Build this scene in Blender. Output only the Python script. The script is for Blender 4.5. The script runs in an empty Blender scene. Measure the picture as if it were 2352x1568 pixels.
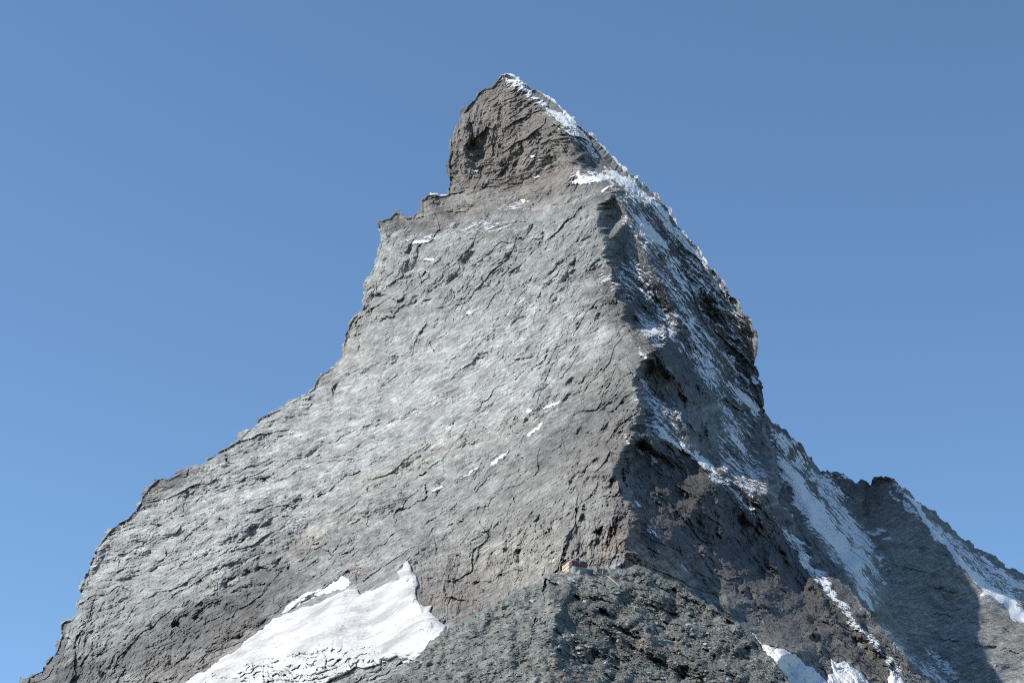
import bpy, math, random, time
import numpy as np
from mathutils import Vector, Matrix
from mathutils.geometry import delaunay_2d_cdt
T0 = time.time()
rng = random.Random(5)
C = bpy.context.scene.collection
S = 1.25                    # metres per depth unit used in the survey tables below
F = 8000.0 / 1.7415         # focal length in survey units (the survey sheet is 2352 x 1568)
PITCH = math.radians(23.0)

# ------------------------------------------------------------------ camera
cam_d = bpy.data.cameras.new("camera"); cam = bpy.data.objects.new("camera", cam_d); C.objects.link(cam)
cam_d.sensor_width = 36.0
cam_d.lens = 36.0 * 8000.0 / 4096.0
cam_d.clip_start = 1.0; cam_d.clip_end = 60000.0
cam.location = (0, 0, 0)
cam.rotation_euler = (math.radians(90) + PITCH, 0, 0)
bpy.context.scene.camera = cam

# ------------------------------------------------------------------ sky and sun
SUN = Vector((-0.68, -0.12, 0.72)).normalized()
sun_el = math.asin(SUN.z); sun_az = math.atan2(SUN.x, SUN.y)
w = bpy.data.worlds.new("World"); bpy.context.scene.world = w; w.use_nodes = True
nt = w.node_tree; bg = nt.nodes["Background"]
sky = nt.nodes.new("ShaderNodeTexSky"); sky.sky_type = 'NISHITA'; sky.sun_disc = False
sky.sun_elevation = sun_el; sky.sun_rotation = sun_az
sky.altitude = 2500; sky.air_density = 1.0; sky.dust_density = 1.5; sky.ozone_density = 4.0
tint = nt.nodes.new("ShaderNodeVectorMath"); tint.operation = 'MULTIPLY'; tint.inputs[1].default_value = (.93, 1.025, .985)   # camera white balance
nt.links.new(sky.outputs[0], tint.inputs[0]); nt.links.new(tint.outputs[0], bg.inputs[0]); bg.inputs[1].default_value = 0.15
sd = bpy.data.lights.new("sun", 'SUN'); sd.energy = 4.8; sd.angle = math.radians(0.53); sd.color = (1.0, 0.95, 0.87)
so = bpy.data.objects.new("sun", sd); C.objects.link(so)
so.rotation_euler = SUN.to_track_quat('Z', 'Y').to_euler()
vs = bpy.context.scene.view_settings
vs.view_transform = 'Standard'; vs.look = 'None'; vs.gamma = 1.0; vs.exposure = 0.32; vs.use_curve_mapping = False
cy = bpy.context.scene.cycles
cy.use_denoising = False; cy.filter_width = 1.1
cy.max_bounces = 5; cy.diffuse_bounces = 3; cy.volume_bounces = 1

# ------------------------------------------------------------------ survey -> world
cp, sp = math.cos(PITCH), math.sin(PITCH)
def world(vx, vy, Y):
    """survey sheet coordinates plus horizontal distance -> world position (metres)"""
    a = (np.asarray(vx, float) - 1176.0) / F; b = (784.0 - np.asarray(vy, float)) / F
    ry = cp - b * sp; rz = sp + b * cp
    t = np.asarray(Y, float) * S / ry
    return np.stack([a * t, ry * t, rz * t], -1)
def Wp(vx, vy, Y): return Vector(world(vx, vy, Y).tolist())

# ------------------------------------------------------------------ noise in numpy
def _tab(seed):
    r = np.random.RandomState(seed); return r.permutation(4096).astype(np.int32), r.rand(4096).astype(np.float32), r.rand(4096).astype(np.float32)
_tabs = {}
def tab(seed):
    if seed not in _tabs: _tabs[seed] = _tab(seed)
    return _tabs[seed]
def perlin(x, y, seed=0):
    P, A, _ = tab(seed)
    xi = np.floor(x).astype(np.int32); yi = np.floor(y).astype(np.int32)
    fx = (x - xi).astype(np.float32); fy = (y - yi).astype(np.float32)
    u = fx * fx * fx * (fx * (fx * 6 - 15) + 10); v = fy * fy * fy * (fy * (fy * 6 - 15) + 10)
    def g(i, j, dx, dy):
        h = A[P[(P[i & 4095] + j) & 4095]] * 6.2831853
        return np.cos(h) * dx + np.sin(h) * dy
    a = g(xi, yi, fx, fy); b = g(xi + 1, yi, fx - 1, fy); c = g(xi, yi + 1, fx, fy - 1); d = g(xi + 1, yi + 1, fx - 1, fy - 1)
    return ((a + (b - a) * u) + ((c + (d - c) * u) - (a + (b - a) * u)) * v) * 1.5
def fbm(x, y, seed=0, o=4, gain=.5):
    s = 0; a = 1; f = 1
    for k in range(o):
        s = s + a * perlin(x * f + 17.3 * k, y * f - 9.1 * k, seed + k); a *= gain; f *= 2.03
    return s
def ridged(x, y, seed=0, o=4, gain=.5):
    s = 0; a = 1; f = 1
    for k in range(o):
        s = s + a * (1 - 2 * np.abs(perlin(x * f + 7.7 * k, y * f + 3.1 * k, seed + k))); a *= gain; f *= 2.03
    return s
def facets(x, y, seed=0, tilt=1.0, jump=.5):
    """broken rock: cells, each a tilted plane of its own; returns height and edge distance"""
    P, A, B = tab(seed)
    xi = np.floor(x).astype(np.int32); yi = np.floor(y).astype(np.int32)
    best = np.full(x.shape, 9e9, np.float32); second = best.copy()
    h = np.zeros(x.shape, np.float32)
    for dx in (-1, 0, 1):
        for dy in (-1, 0, 1):
            i = xi + dx; j = yi + dy
            k = P[(P[i & 4095] + j) & 4095]
            px = i + A[k] - x; py = j + B[k] - y
            d = px * px + py * py
            m = d < best
            second = np.where(m, best, np.minimum(second, d))
            best = np.where(m, d, best)
            k2 = (k * 7 + 13) & 4095
            hh = (A[k2] - .5) * 2 * tilt * px + (B[k2] - .5) * 2 * tilt * py + (A[(k * 3 + 5) & 4095] - .5) * 2 * jump
            h = np.where(m, hh, h)
    return h, np.sqrt(second) - np.sqrt(best)

# ------------------------------------------------------------------ relief builder
class Tin:
    def __init__(self, lines, x0, y0, x1, y1, st, blur=2):
        pts = []; edges = []; idx = {}
        def add(p):
            k = (round(p[0], 1), round(p[1], 1))
            if k not in idx: idx[k] = len(pts); pts.append(p)
            return idx[k]
        for ln in lines:
            prev = None
            for p in ln:
                i = add(p)
                if prev is not None and prev != i: edges.append((prev, i))
                prev = i
        r = delaunay_2d_cdt([Vector((p[0], p[1])) for p in pts], edges, [], 0, 1e-4)
        V, Fc, orig = r[0], r[2], r[3]
        Yv = np.zeros(len(V))
        known = [i for i, o in enumerate(orig) if o]
        for i, o in enumerate(orig):
            if o: Yv[i] = pts[o[0]][2]
            else:
                ds = sorted((((V[i] - V[k]).length + 1e-3), k) for k in known)[:2]
                Yv[i] = (pts[orig[ds[0][1]][0]][2] / ds[0][0] + pts[orig[ds[1][1]][0]][2] / ds[1][0]) / (1 / ds[0][0] + 1 / ds[1][0])
        self.x0, self.y0, self.st = x0, y0, st
        nx = int((x1 - x0) / st) + 2; ny = int((y1 - y0) / st) + 2
        Z = np.full((ny, nx), np.nan)
        for f in Fc:
            a, b, c = [(V[k][0], V[k][1], Yv[k]) for k in f]
            i0 = max(0, int((min(a[0], b[0], c[0]) - x0) / st)); i1 = min(nx - 1, int((max(a[0], b[0], c[0]) - x0) / st) + 1)
            j0 = max(0, int((min(a[1], b[1], c[1]) - y0) / st)); j1 = min(ny - 1, int((max(a[1], b[1], c[1]) - y0) / st) + 1)
            if i1 < i0 or j1 < j0: continue
            X, Y = np.meshgrid(x0 + np.arange(i0, i1 + 1) * st, y0 + np.arange(j0, j1 + 1) * st)
            D = (b[1] - c[1]) * (a[0] - c[0]) + (c[0] - b[0]) * (a[1] - c[1])
            if abs(D) < 1e-9: continue
            u = ((b[1] - c[1]) * (X - c[0]) + (c[0] - b[0]) * (Y - c[1])) / D
            v = ((c[1] - a[1]) * (X - c[0]) + (a[0] - c[0]) * (Y - c[1])) / D
            m = (u >= -1e-6) & (v >= -1e-6) & (u + v <= 1 + 1e-6)
            sub = Z[j0:j1 + 1, i0:i1 + 1]; sub[m] = (u * a[2] + v * b[2] + (1 - u - v) * c[2])[m]
        if np.isnan(Z).any():
            for j in range(ny):
                r_ = Z[j]; ok = ~np.isnan(r_)
                if ok.any(): Z[j] = np.interp(np.arange(nx), np.arange(nx)[ok], r_[ok])
            for j in range(1, ny):
                if np.isnan(Z[j]).any(): Z[j] = Z[j - 1]
        self.Z = Z
        for _ in range(blur): self.Z = box(self.Z, 1)
    def __call__(self, x, y): return bil(self.Z, (x - self.x0) / self.st, (y - self.y0) / self.st)
def box(Z, r):
    def one(Z, ax):
        P = np.pad(Z, [(r + 1, r) if k == ax else (0, 0) for k in range(2)], mode='edge'); c = np.cumsum(P, ax)
        n = 2 * r + 1
        return (np.take(c, np.arange(n, c.shape[ax]), ax) - np.take(c, np.arange(0, c.shape[ax] - n), ax)) / n
    return one(one(Z, 0), 1)
def bil(Z, i, j):
    ny, nx = Z.shape
    i = np.clip(i, 0, nx - 1.001); j = np.clip(j, 0, ny - 1.001)
    a = i.astype(int); b = j.astype(int); fi = i - a; fj = j - b
    return (Z[b, a] * (1 - fi) + Z[b, a + 1] * fi) * (1 - fj) + (Z[b + 1, a] * (1 - fi) + Z[b + 1, a + 1] * fi) * fj
def fractal(poly, rough=.1, minlen=2.5, seed=1, cap=6, smooth_below=None):
    r = random.Random(seed); out = []
    n = len(poly)
    def sub(a, b):
        L = math.hypot(b[0] - a[0], b[1] - a[1])
        if L < minlen or a[1] > 1640: out.append(a); return
        o = r.gauss(0, 1) * min(L * rough, cap); t = r.uniform(.35, .65)
        m = (a[0] + (b[0] - a[0]) * t - (b[1] - a[1]) / L * o, a[1] + (b[1] - a[1]) * t + (b[0] - a[0]) / L * o)
        sub(a, m); sub(m, b)
    for k in range(n): sub(tuple(poly[k]), tuple(poly[(k + 1) % n]))
    return np.array(out)
def inside(poly, xs, ys):
    """boolean grid: scanline fill of a polygon"""
    G = np.zeros((len(ys), len(xs)), bool)
    x1, y1 = poly[:, 0], poly[:, 1]; x2, y2 = np.roll(x1, -1), np.roll(y1, -1)
    for j, y in enumerate(ys):
        m = (y1 <= y) != (y2 <= y)
        if not m.any(): continue
        xc = np.sort(x1[m] + (y - y1[m]) * (x2[m] - x1[m]) / (y2[m] - y1[m]))
        G[j] = (np.searchsorted(xc, xs) % 2) == 1
    return G
def dist(poly, x, y):
    d = np.full(x.shape, 1e9)
    n = len(poly)
    for k in range(n):
        a = poly[k]; b = poly[(k + 1) % n]; e = b - a; L = e @ e + 1e-9
        t = np.clip(((x - a[0]) * e[0] + (y - a[1]) * e[1]) / L, 0, 1)
        d = np.minimum(d, (x - a[0] - t * e[0]) ** 2 + (y - a[1] - t * e[1]) ** 2)
    return np.sqrt(d)
def snap(poly, x, y, tol=8):
    bx = x.copy(); by = y.copy(); bd = np.full(x.shape, 1e9)
    n = len(poly)
    for k in range(n):
        a = poly[k]; b = poly[(k + 1) % n]
        lx, hx = min(a[0], b[0]) - tol, max(a[0], b[0]) + tol; ly, hy = min(a[1], b[1]) - tol, max(a[1], b[1]) + tol
        sel = np.nonzero((x > lx) & (x < hx) & (y > ly) & (y < hy))[0]
        if not len(sel): continue
        e = b - a; L = e @ e + 1e-9
        t = np.clip(((x[sel] - a[0]) * e[0] + (y[sel] - a[1]) * e[1]) / L, 0, 1)
        qx = a[0] + t * e[0]; qy = a[1] + t * e[1]; d = (x[sel] - qx) ** 2 + (y[sel] - qy) ** 2
        m = d < bd[sel]; s = sel[m]
        bd[s] = d[m]; bx[s] = qx[m]; by[s] = qy[m]
    return bx, by

def mesh_from(name, P, quads, mat, attrs=None, cols=None, smooth=False, parent=None):
    me = bpy.data.meshes.new(name)
    me.vertices.add(len(P)); me.vertices.foreach_set("co", P.astype(np.float32).ravel())
    k = quads.shape[1]
    me.loops.add(quads.size); me.loops.foreach_set("vertex_index", quads.astype(np.int32).ravel())
    me.polygons.add(len(quads)); me.polygons.foreach_set("loop_start", (np.arange(len(quads)) * k).astype(np.int32))
    me.update(calc_edges=True)
    me.polygons.foreach_set("use_smooth", np.full(len(quads), smooth))
    for n, a in (attrs or {}).items():
        at = me.attributes.new(n, 'FLOAT', 'POINT'); at.data.foreach_set("value", a.astype(np.float32))
    for n, a in (cols or {}).items():
        at = me.color_attributes.new(n, 'FLOAT_COLOR', 'POINT')
        at.data.foreach_set("color", np.concatenate([a, np.ones((len(a), 1))], 1).astype(np.float32).ravel())
    me.materials.append(mat)
    o = bpy.data.objects.new(name, me); C.objects.link(o)
    if parent: o.parent = parent
    return o

def grid_mesh(poly_c, st, seed, rough=.1, cap=6):
    """vertices (survey coordinates) and quads filling an outline, rim vertices pulled onto it"""
    pc = np.array(poly_c, float); pf = fractal(poly_c, rough, max(2.0, st), seed, cap)
    x0, y0 = pf.min(0) - 2 * st; x1, y1 = pf.max(0) + 2 * st
    xs = np.arange(x0, x1, st); ys = np.arange(y0, y1, st)
    G = inside(pf, xs, ys)
    Q = G[:-1, :-1] | G[1:, :-1] | G[:-1, 1:] | G[1:, 1:]
    need = np.zeros_like(G); need[:-1, :-1] |= Q; need[1:, :-1] |= Q; need[:-1, 1:] |= Q; need[1:, 1:] |= Q
    idx = -np.ones(G.shape, int); jj, ii = np.nonzero(need); idx[jj, ii] = np.arange(len(jj))
    x = xs[ii].copy(); y = ys[jj].copy()
    out = ~G[jj, ii]
    sx, sy = snap(pf, x[out], y[out], max(8, 3 * st)); x[out] = sx; y[out] = sy
    qj, qi = np.nonzero(Q)
    quads = np.stack([idx[qj, qi], idx[qj + 1, qi], idx[qj + 1, qi + 1], idx[qj, qi + 1]], 1)
    d = dist(pc, x, y); d[out] = 0; d[~inside(pc, xs, ys)[jj, ii]] = 0
    return dict(x=x, y=y, quads=quads, d=d, jj=jj, ii=ii, xs=xs, ys=ys, pf=pf, shape=G.shape, out=out)
def to_grid(g, val, r=0):
    """scatter per-vertex values back to a full grid for later sampling"""
    Z = np.full(g['shape'], np.nan); Z[g['jj'], g['ii']] = val
    for j in range(Z.shape[0]):
        ok = ~np.isnan(Z[j])
        if ok.any(): Z[j] = np.interp(np.arange(Z.shape[1]), np.nonzero(ok)[0], Z[j][ok])
        elif j: Z[j] = Z[j - 1]
    ok = ~np.isnan(Z[:, 0])
    if not ok.all(): Z[:np.argmax(ok)] = Z[np.argmax(ok)]
    return Z
def roll(d, wd, R):
    t = np.clip(d / wd, 0, 1); return R * (1 - np.sqrt(np.maximum(0, 1 - (1 - t) ** 2)))

# ------------------------------------------------------------------ materials
def attr_node(n, name, kind=None):
    a = n.nodes.new("ShaderNodeAttribute"); a.attribute_name = name; return a
def rock_mat(name, bump=1.0, snow_col=(.80, .82, .85), fine=1.0):
    m = bpy.data.materials.new(name); m.use_nodes = True; n = m.node_tree; L = n.links.new
    b = n.nodes["Principled BSDF"]; b.inputs["Roughness"].default_value = .62; b.inputs["Specular IOR Level"].default_value = .4
    tc = n.nodes.new("ShaderNodeTexCoord")
    col = attr_node(n, "rock"); sn = attr_node(n, "snow")
    def noise(scale, det=5, rough=.6, stretch=None, rot=None):
        t = n.nodes.new("ShaderNodeTexNoise"); t.inputs["Scale"].default_value = scale; t.inputs["Detail"].default_value = det; t.inputs["Roughness"].default_value = rough
        if stretch:
            m0 = n.nodes.new("ShaderNodeMapping"); m0.inputs["Rotation"].default_value = rot or (0, 0, 0)
            mp = n.nodes.new("ShaderNodeMapping"); mp.inputs["Scale"].default_value = stretch
            L(tc.outputs["Object"], m0.inputs[0]); L(m0.outputs[0], mp.inputs[0]); L(mp.outputs[0], t.inputs["Vector"])
        else: L(tc.outputs["Object"], t.inputs["Vector"])
        return t
    nw = attr_node(n, "north")
    def two(scale, det, rough, st):
        p_ = noise(scale, det, rough, st, (0, math.radians(24), 0)); q_ = noise(scale, det, rough, st, (0, math.radians(-52), 0))
        m_ = n.nodes.new("ShaderNodeMix"); m_.data_type = 'FLOAT'; L(nw.outputs["Fac"], m_.inputs[0]); L(p_.outputs[0], m_.inputs[2]); L(q_.outputs[0], m_.inputs[3]); return m_
    def mr(src, a, b_, c, d):
        r = n.nodes.new("ShaderNodeMapRange"); r.inputs[1].default_value = a; r.inputs[2].default_value = b_; r.inputs[3].default_value = c; r.inputs[4].default_value = d
        L(src, r.inputs[0]); return r.outputs[0]
    def math_(op, a, b_=None):
        r = n.nodes.new("ShaderNodeMath"); r.operation = op
        for k, v in enumerate((a, b_)):
            if v is None: continue
            if isinstance(v, (int, float)): r.inputs[k].default_value = v
            else: L(v, r.inputs[k])
        return r.outputs[0]
    n1 = noise(.10, 6, .7); n2 = two(.3, 5, .72, (.11, .3, 1.25)); n3 = noise(.012, 3, .5)
    f = math_('MULTIPLY', mr(n1.outputs[0], .3, .7, .78, 1.22), mr(n2.outputs[0], .3, .7, .46, 1.54))
    f = math_('MULTIPLY', f, mr(n3.outputs[0], .3, .7, .9, 1.1))
    mx = n.nodes.new("ShaderNodeVectorMath"); mx.operation = 'SCALE'; L(col.outputs["Color"], mx.inputs[0]); L(f, mx.inputs["Scale"])
    # loose snow caught on the ledges
    ge = n.nodes.new("ShaderNodeNewGeometry"); sx = n.nodes.new("ShaderNodeSeparateXYZ"); L(ge.outputs["Normal"], sx.inputs[0])
    nz = sx.outputs["Z"]
    n4 = noise(.14, 4, .6); n5 = two(.085, 4, .62, (.2, .6, 1.9))
    s = math_('ADD', sn.outputs["Fac"], math_('MULTIPLY', math_('SUBTRACT', n4.outputs[0], .5), 2.2))
    s = math_('ADD', s, math_('MULTIPLY', math_('SUBTRACT', n5.outputs[0], .5), 3.2))
    s = math_('ADD', s, math_('MULTIPLY', math_('SUBTRACT', nz, .4), .7))
    s = math_('MULTIPLY', mr(s, .56, .60, 0, 1), mr(sn.outputs["Fac"], .02, .12, 0, 1))
    mc = n.nodes.new("ShaderNodeMix"); mc.data_type = 'RGBA'; L(s, mc.inputs[0]); L(mx.outputs[0], mc.inputs[6]); mc.inputs[7].default_value = (*snow_col, 1)
    L(mc.outputs[2], b.inputs["Base Color"])
    bp = n.nodes.new("ShaderNodeBump"); bp.inputs["Distance"].default_value = 1.0; bp.inputs["Strength"].default_value = 1.0
    nb1 = noise(.45, 5, .7); nb2 = two(.33, 5, .72, (.13, .35, 1.4))
    vo = n.nodes.new("ShaderNodeTexVoronoi"); vo.inputs["Scale"].default_value = .45; L(tc.outputs["Object"], vo.inputs["Vector"])
    h = math_('ADD', math_('MULTIPLY', nb1.outputs[0], 1.6 * bump), math_('MULTIPLY', nb2.outputs[0], 6.0 * bump))
    h = math_('ADD', h, math_('MULTIPLY', vo.outputs[0], .12 * bump))
    L(h, bp.inputs["Height"]); L(bp.outputs[0], b.inputs["Normal"])
    return m
def snow_mat(name, col=(.86, .87, .88), dirt=.5, bump=.5):
    m = bpy.data.materials.new(name); m.use_nodes = True; n = m.node_tree; L = n.links.new
    b = n.nodes["Principled BSDF"]; b.inputs["Roughness"].default_value = .6; b.inputs["Specular IOR Level"].default_value = .3
    tc = n.nodes.new("ShaderNodeTexCoord"); t = n.nodes.new("ShaderNodeTexNoise"); t.inputs["Scale"].default_value = .03; t.inputs["Detail"].default_value = 6; t.inputs["Roughness"].default_value = .65
    mp = n.nodes.new("ShaderNodeMapping"); mp.inputs["Scale"].default_value = (.5, .5, 1.6); mp.inputs["Rotation"].default_value = (0, math.radians(-32), 0)
    L(tc.outputs["Object"], mp.inputs[0]); L(mp.outputs[0], t.inputs[0])
    r = n.nodes.new("ShaderNodeValToRGB"); r.color_ramp.elements[0].position = .46; r.color_ramp.elements[1].position = .66
    r.color_ramp.elements[0].color = (*col, 1); k = 1 - .42 * dirt
    r.color_ramp.elements[1].color = (col[0] * k, col[1] * k * .97, col[2] * k * .93, 1)
    L(t.outputs[0], r.inputs[0]); L(r.outputs[0], b.inputs["Base Color"])
    t2 = n.nodes.new("ShaderNodeTexNoise"); t2.inputs["Scale"].default_value = .25; t2.inputs["Detail"].default_value = 5; L(mp.outputs[0], t2.inputs[0])
    bp = n.nodes.new("ShaderNodeBump"); bp.inputs["Distance"].default_value = bump; L(t2.outputs[0], bp.inputs["Height"]); L(bp.outputs[0], b.inputs["Normal"])
    return m
M_rock = rock_mat("mountain_rock"); M_far = rock_mat("ridge_rock", .8); M_hill = rock_mat("hill_rock", .6)
M_glacier = snow_mat("glacier_ice", (.53, .525, .515), dirt=.95, bump=3.0); M_snow = snow_mat("old_snow", (.60, .61, .62), .3, .8)

ROCK = dict(g=(.312, .318, .298), l=(.412, .412, .392), b=(.190, .165, .145), r=(.235, .155, .120), d=(.056, .052, .048), t=(.36, .335, .285), p=(.283, .278, .258), h=(.165, .176, .155), s=(.145, .145, .138))  # d is dark rock, lowered further to stand in for shade
def paint(x, y, dots, base, seed):
    """rock colour: blend of rock tones, some painted-in shade, spread round survey points, edges broken up by noise"""
    wx = x + 38 * fbm((x * .9 - y * .4) / 90, (x * .4 + y * .9) / 22, seed, 5, .6); wy = y + 30 * fbm((x * .9 - y * .4) / 80 + 40, (x * .4 + y * .9) / 18, seed + 9, 5, .6)
    acc = np.zeros((len(x), 3)) + np.array(ROCK[base]) * .25; W = np.full(len(x), .25)
    for (cx, cy_, rx, ry, ang, k, wt) in dots:
        c, s_ = math.cos(math.radians(ang)), math.sin(math.radians(ang))
        dx = wx - cx; dy = -(wy - cy_)
        a = (dx * c + dy * s_) / rx; b = (-dx * s_ + dy * c) / ry
        e = np.exp(-np.minimum(a * a + b * b, 30)) * wt
        acc += e[:, None] * np.array(ROCK[k]); W += e
    return acc / W[:, None]
def blob(x, y, dots, seed):
    wx = x + 10 * fbm(x / 40, y / 40, seed, 3); wy = y + 10 * fbm(x / 40 + 40, y / 40, seed + 9, 3)
    s = np.zeros(len(x))
    for (cx, cy_, rx, ry, ang, wt) in dots:
        c, s_ = math.cos(math.radians(ang)), math.sin(math.radians(ang))
        dx = wx - cx; dy = -(wy - cy_)
        a = (dx * c + dy * s_) / rx; b = (-dx * s_ + dy * c) / ry
        s = np.maximum(s, np.exp(-(a * a + b * b) ** 1.5) * wt)
    return s
def strokes(x, y, lst, seed):
    """gullies (positive = cut back) and ribs (negative = standing out) along survey lines"""
    wx = x + 8 * fbm(x / 32, y / 32, seed, 4, .6); wy = y + 8 * fbm(x / 32 + 40, y / 32, seed + 9, 4, .6)
    amod = np.clip(.75 + 1.1 * perlin(x / 35, y / 35, seed + 5), .1, 1.5)
    out = np.zeros(len(x))
    for pts, wd, amp, kind in lst:
        P = np.array(pts, float)
        m = np.nonzero((wx > P[:, 0].min() - wd * 3) & (wx < P[:, 0].max() + wd * 3) & (wy > P[:, 1].min() - wd * 3) & (wy < P[:, 1].max() + wd * 3))[0]
        if not len(m): continue
        X = wx[m]; Y = wy[m]; d = np.full(len(m), 1e9); sgn = np.zeros(len(m))
        for k in range(len(P) - 1):
            a, b = P[k], P[k + 1]; e = b - a; L = math.hypot(*e)
            t = ((X - a[0]) * e[0] + (Y - a[1]) * e[1]) / L / L; tc = np.clip(t, 0, 1)
            dd = np.hypot(X - a[0] - tc * e[0], Y - a[1] - tc * e[1])
            cr = (e[0] * (Y - a[1]) - e[1] * (X - a[0])) / L
            q = dd < d; d = np.where(q, dd, d); sgn = np.where(q, cr, sgn)
        # taper at both ends
        e0 = np.hypot(X - P[0, 0], Y - P[0, 1]); e1 = np.hypot(X - P[-1, 0], Y - P[-1, 1])
        tap = np.clip(np.minimum(e0, e1) / (wd * 1.5), .15, 1)
        if kind == 'v': f = np.clip(1 - d / wd, 0, 1)
        elif kind == 's': f = np.where(sgn > 0, np.clip(1 - sgn / (wd * 2.5), 0, 1), np.clip(1 - d / (wd * .45), 0, 1)) * (d < wd * 2.5)
        else: f = np.exp(-(d / wd) ** 2)
        out[m] += amp * f * tap * amod[m]
    return out
def rockwork(x, y, dirs, seed, amp, fine=True):
    """broken bedded rock: for each bedding direction a stack of tilted blocks and ledges (metres)"""
    out = np.zeros(len(x)); tot = np.zeros(len(x))
    for q, (ang, wgt) in enumerate(dirs):
        m = np.nonzero(wgt > .03)[0]
        if not len(m): continue
        blk = ang > 180
        c, s_ = math.cos(math.radians(ang)), math.sin(math.radians(ang))
        X = x[m]; Y = -y[m]
        wxx = 7 * perlin(X / 38, Y / 38, seed + 50); wyy = 7 * perlin(X / 38 + 9, Y / 38, seed + 51)
        a = (X + wxx) * c + (Y + wyy) * s_; b = -(X + wxx) * s_ + (Y + wyy) * c
        if blk: a = a * 1.9; b = b * .62
        iso = .35 if (ang < 0 or blk) else 1.0; fk = 1.5 if blk else 1.0; sk = .35 if blk else 1.0
        h = (.4 if blk else 1.) * 3.4 * ridged(a / 220, b / 50, seed + q, 2)
        f, e = facets(a / 150, b / 34, seed + 3 + q, .9, .6); h = h + 4.6 * f * fk
        f, e = facets(a / 70 + .3 * b / 40, b / 13, seed + 5 + q, .9, .55); h = h + 1.4 * f * fk
        f, e = facets(a / 30, b / 6, seed + 7 + q, 1., .6); h = h + 1.1 * f * fk
        f, e = facets(a / 10, b / 3.6, seed + 9 + q, 1., .8); h = h + .85 * f
        h = h + iso * (.9 * ridged(x[m] / 24, y[m] / 24, seed + 60, 3, .6) + .7 * fbm(x[m] / 9, y[m] / 7, seed + 64, 2))
        for lam, A, k, el in ((95, 6.0, 4, 4.5), (44, 4.2, 0, 5), (19, 2.7, 1, 5), (8, 2.0, 2, 6), (4, 1.5, 3, 6)):
            p_ = b / lam + .75 * perlin(a / (lam * el), b / (lam * 2.0), seed + 20 + q + k) + .35 * perlin(a / (lam * 1.4), b / (lam * 1.2), seed + 30 + q + k)
            msk = np.clip(.25 + 1.8 * perlin(a / (lam * el), b / (lam * 1.6), seed + 40 + q + k), 0, 1)
            fr_ = p_ - np.floor(p_); sf = .30 if lam > 60 else .22 if lam > 30 else .12 if lam > 15 else .01
            h = h + A * sk * np.minimum(fr_ / (1 - sf), (1 - fr_) / sf) * msk
        out[m] += wgt[m] * h; tot[m] += wgt[m]
    return amp * out / np.maximum(tot, 1e-3)
def streaks(x, y, dirs, seed):
    """colour banding of the beds, light and dark layers a few metres thick"""
    out = np.zeros(len(x))
    for q, (ang, wgt) in enumerate(dirs):
        m = np.nonzero(wgt > .03)[0]
        if not len(m): continue
        c, s_ = math.cos(math.radians(ang)), math.sin(math.radians(ang))
        X = x[m] + 6 * perlin(x[m] / 30, y[m] / 30, seed + 50); Y = -y[m] + 6 * perlin(x[m] / 30 + 9, y[m] / 30, seed + 51)
        a = X * c + Y * s_; b = -X * s_ + Y * c
        out[m] += wgt[m] * (.16 * perlin(a / 90, b / 16, seed + q) + .16 * perlin(a / 34, b / 5.5, seed + 3 + q) + .20 * perlin(a / 14, b / 2.7, seed + 5 + q) + .10 * perlin(a / 5, b / 2.3, seed + 7 + q))
    return 1 + 2.0 * out
def mixture(x, y, seeds):
    """bedding-direction weights from survey points: list of (x, y, r, angle)"""
    angs = sorted({s[3] for s in seeds}); W = {a: np.zeros(len(x)) for a in angs}
    wx = x + 30 * perlin(x / 80, y / 80, 77); wy = y + 30 * perlin(x / 80 + 5, y / 80, 78)
    for (cx, cy_, r, a) in seeds:
        W[a] = np.maximum(W[a], np.exp(-((wx - cx) ** 2 + (wy - cy_) ** 2) / r / r) + 1e-6 / (1 + ((wx - cx) ** 2 + (wy - cy_) ** 2) / r / r))
    T = sum(W.values())
    out = [(a, W[a] / T) for a in angs]
    return [(a, np.where(w_ < .12, 0, w_)) for a, w_ in out]

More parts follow.
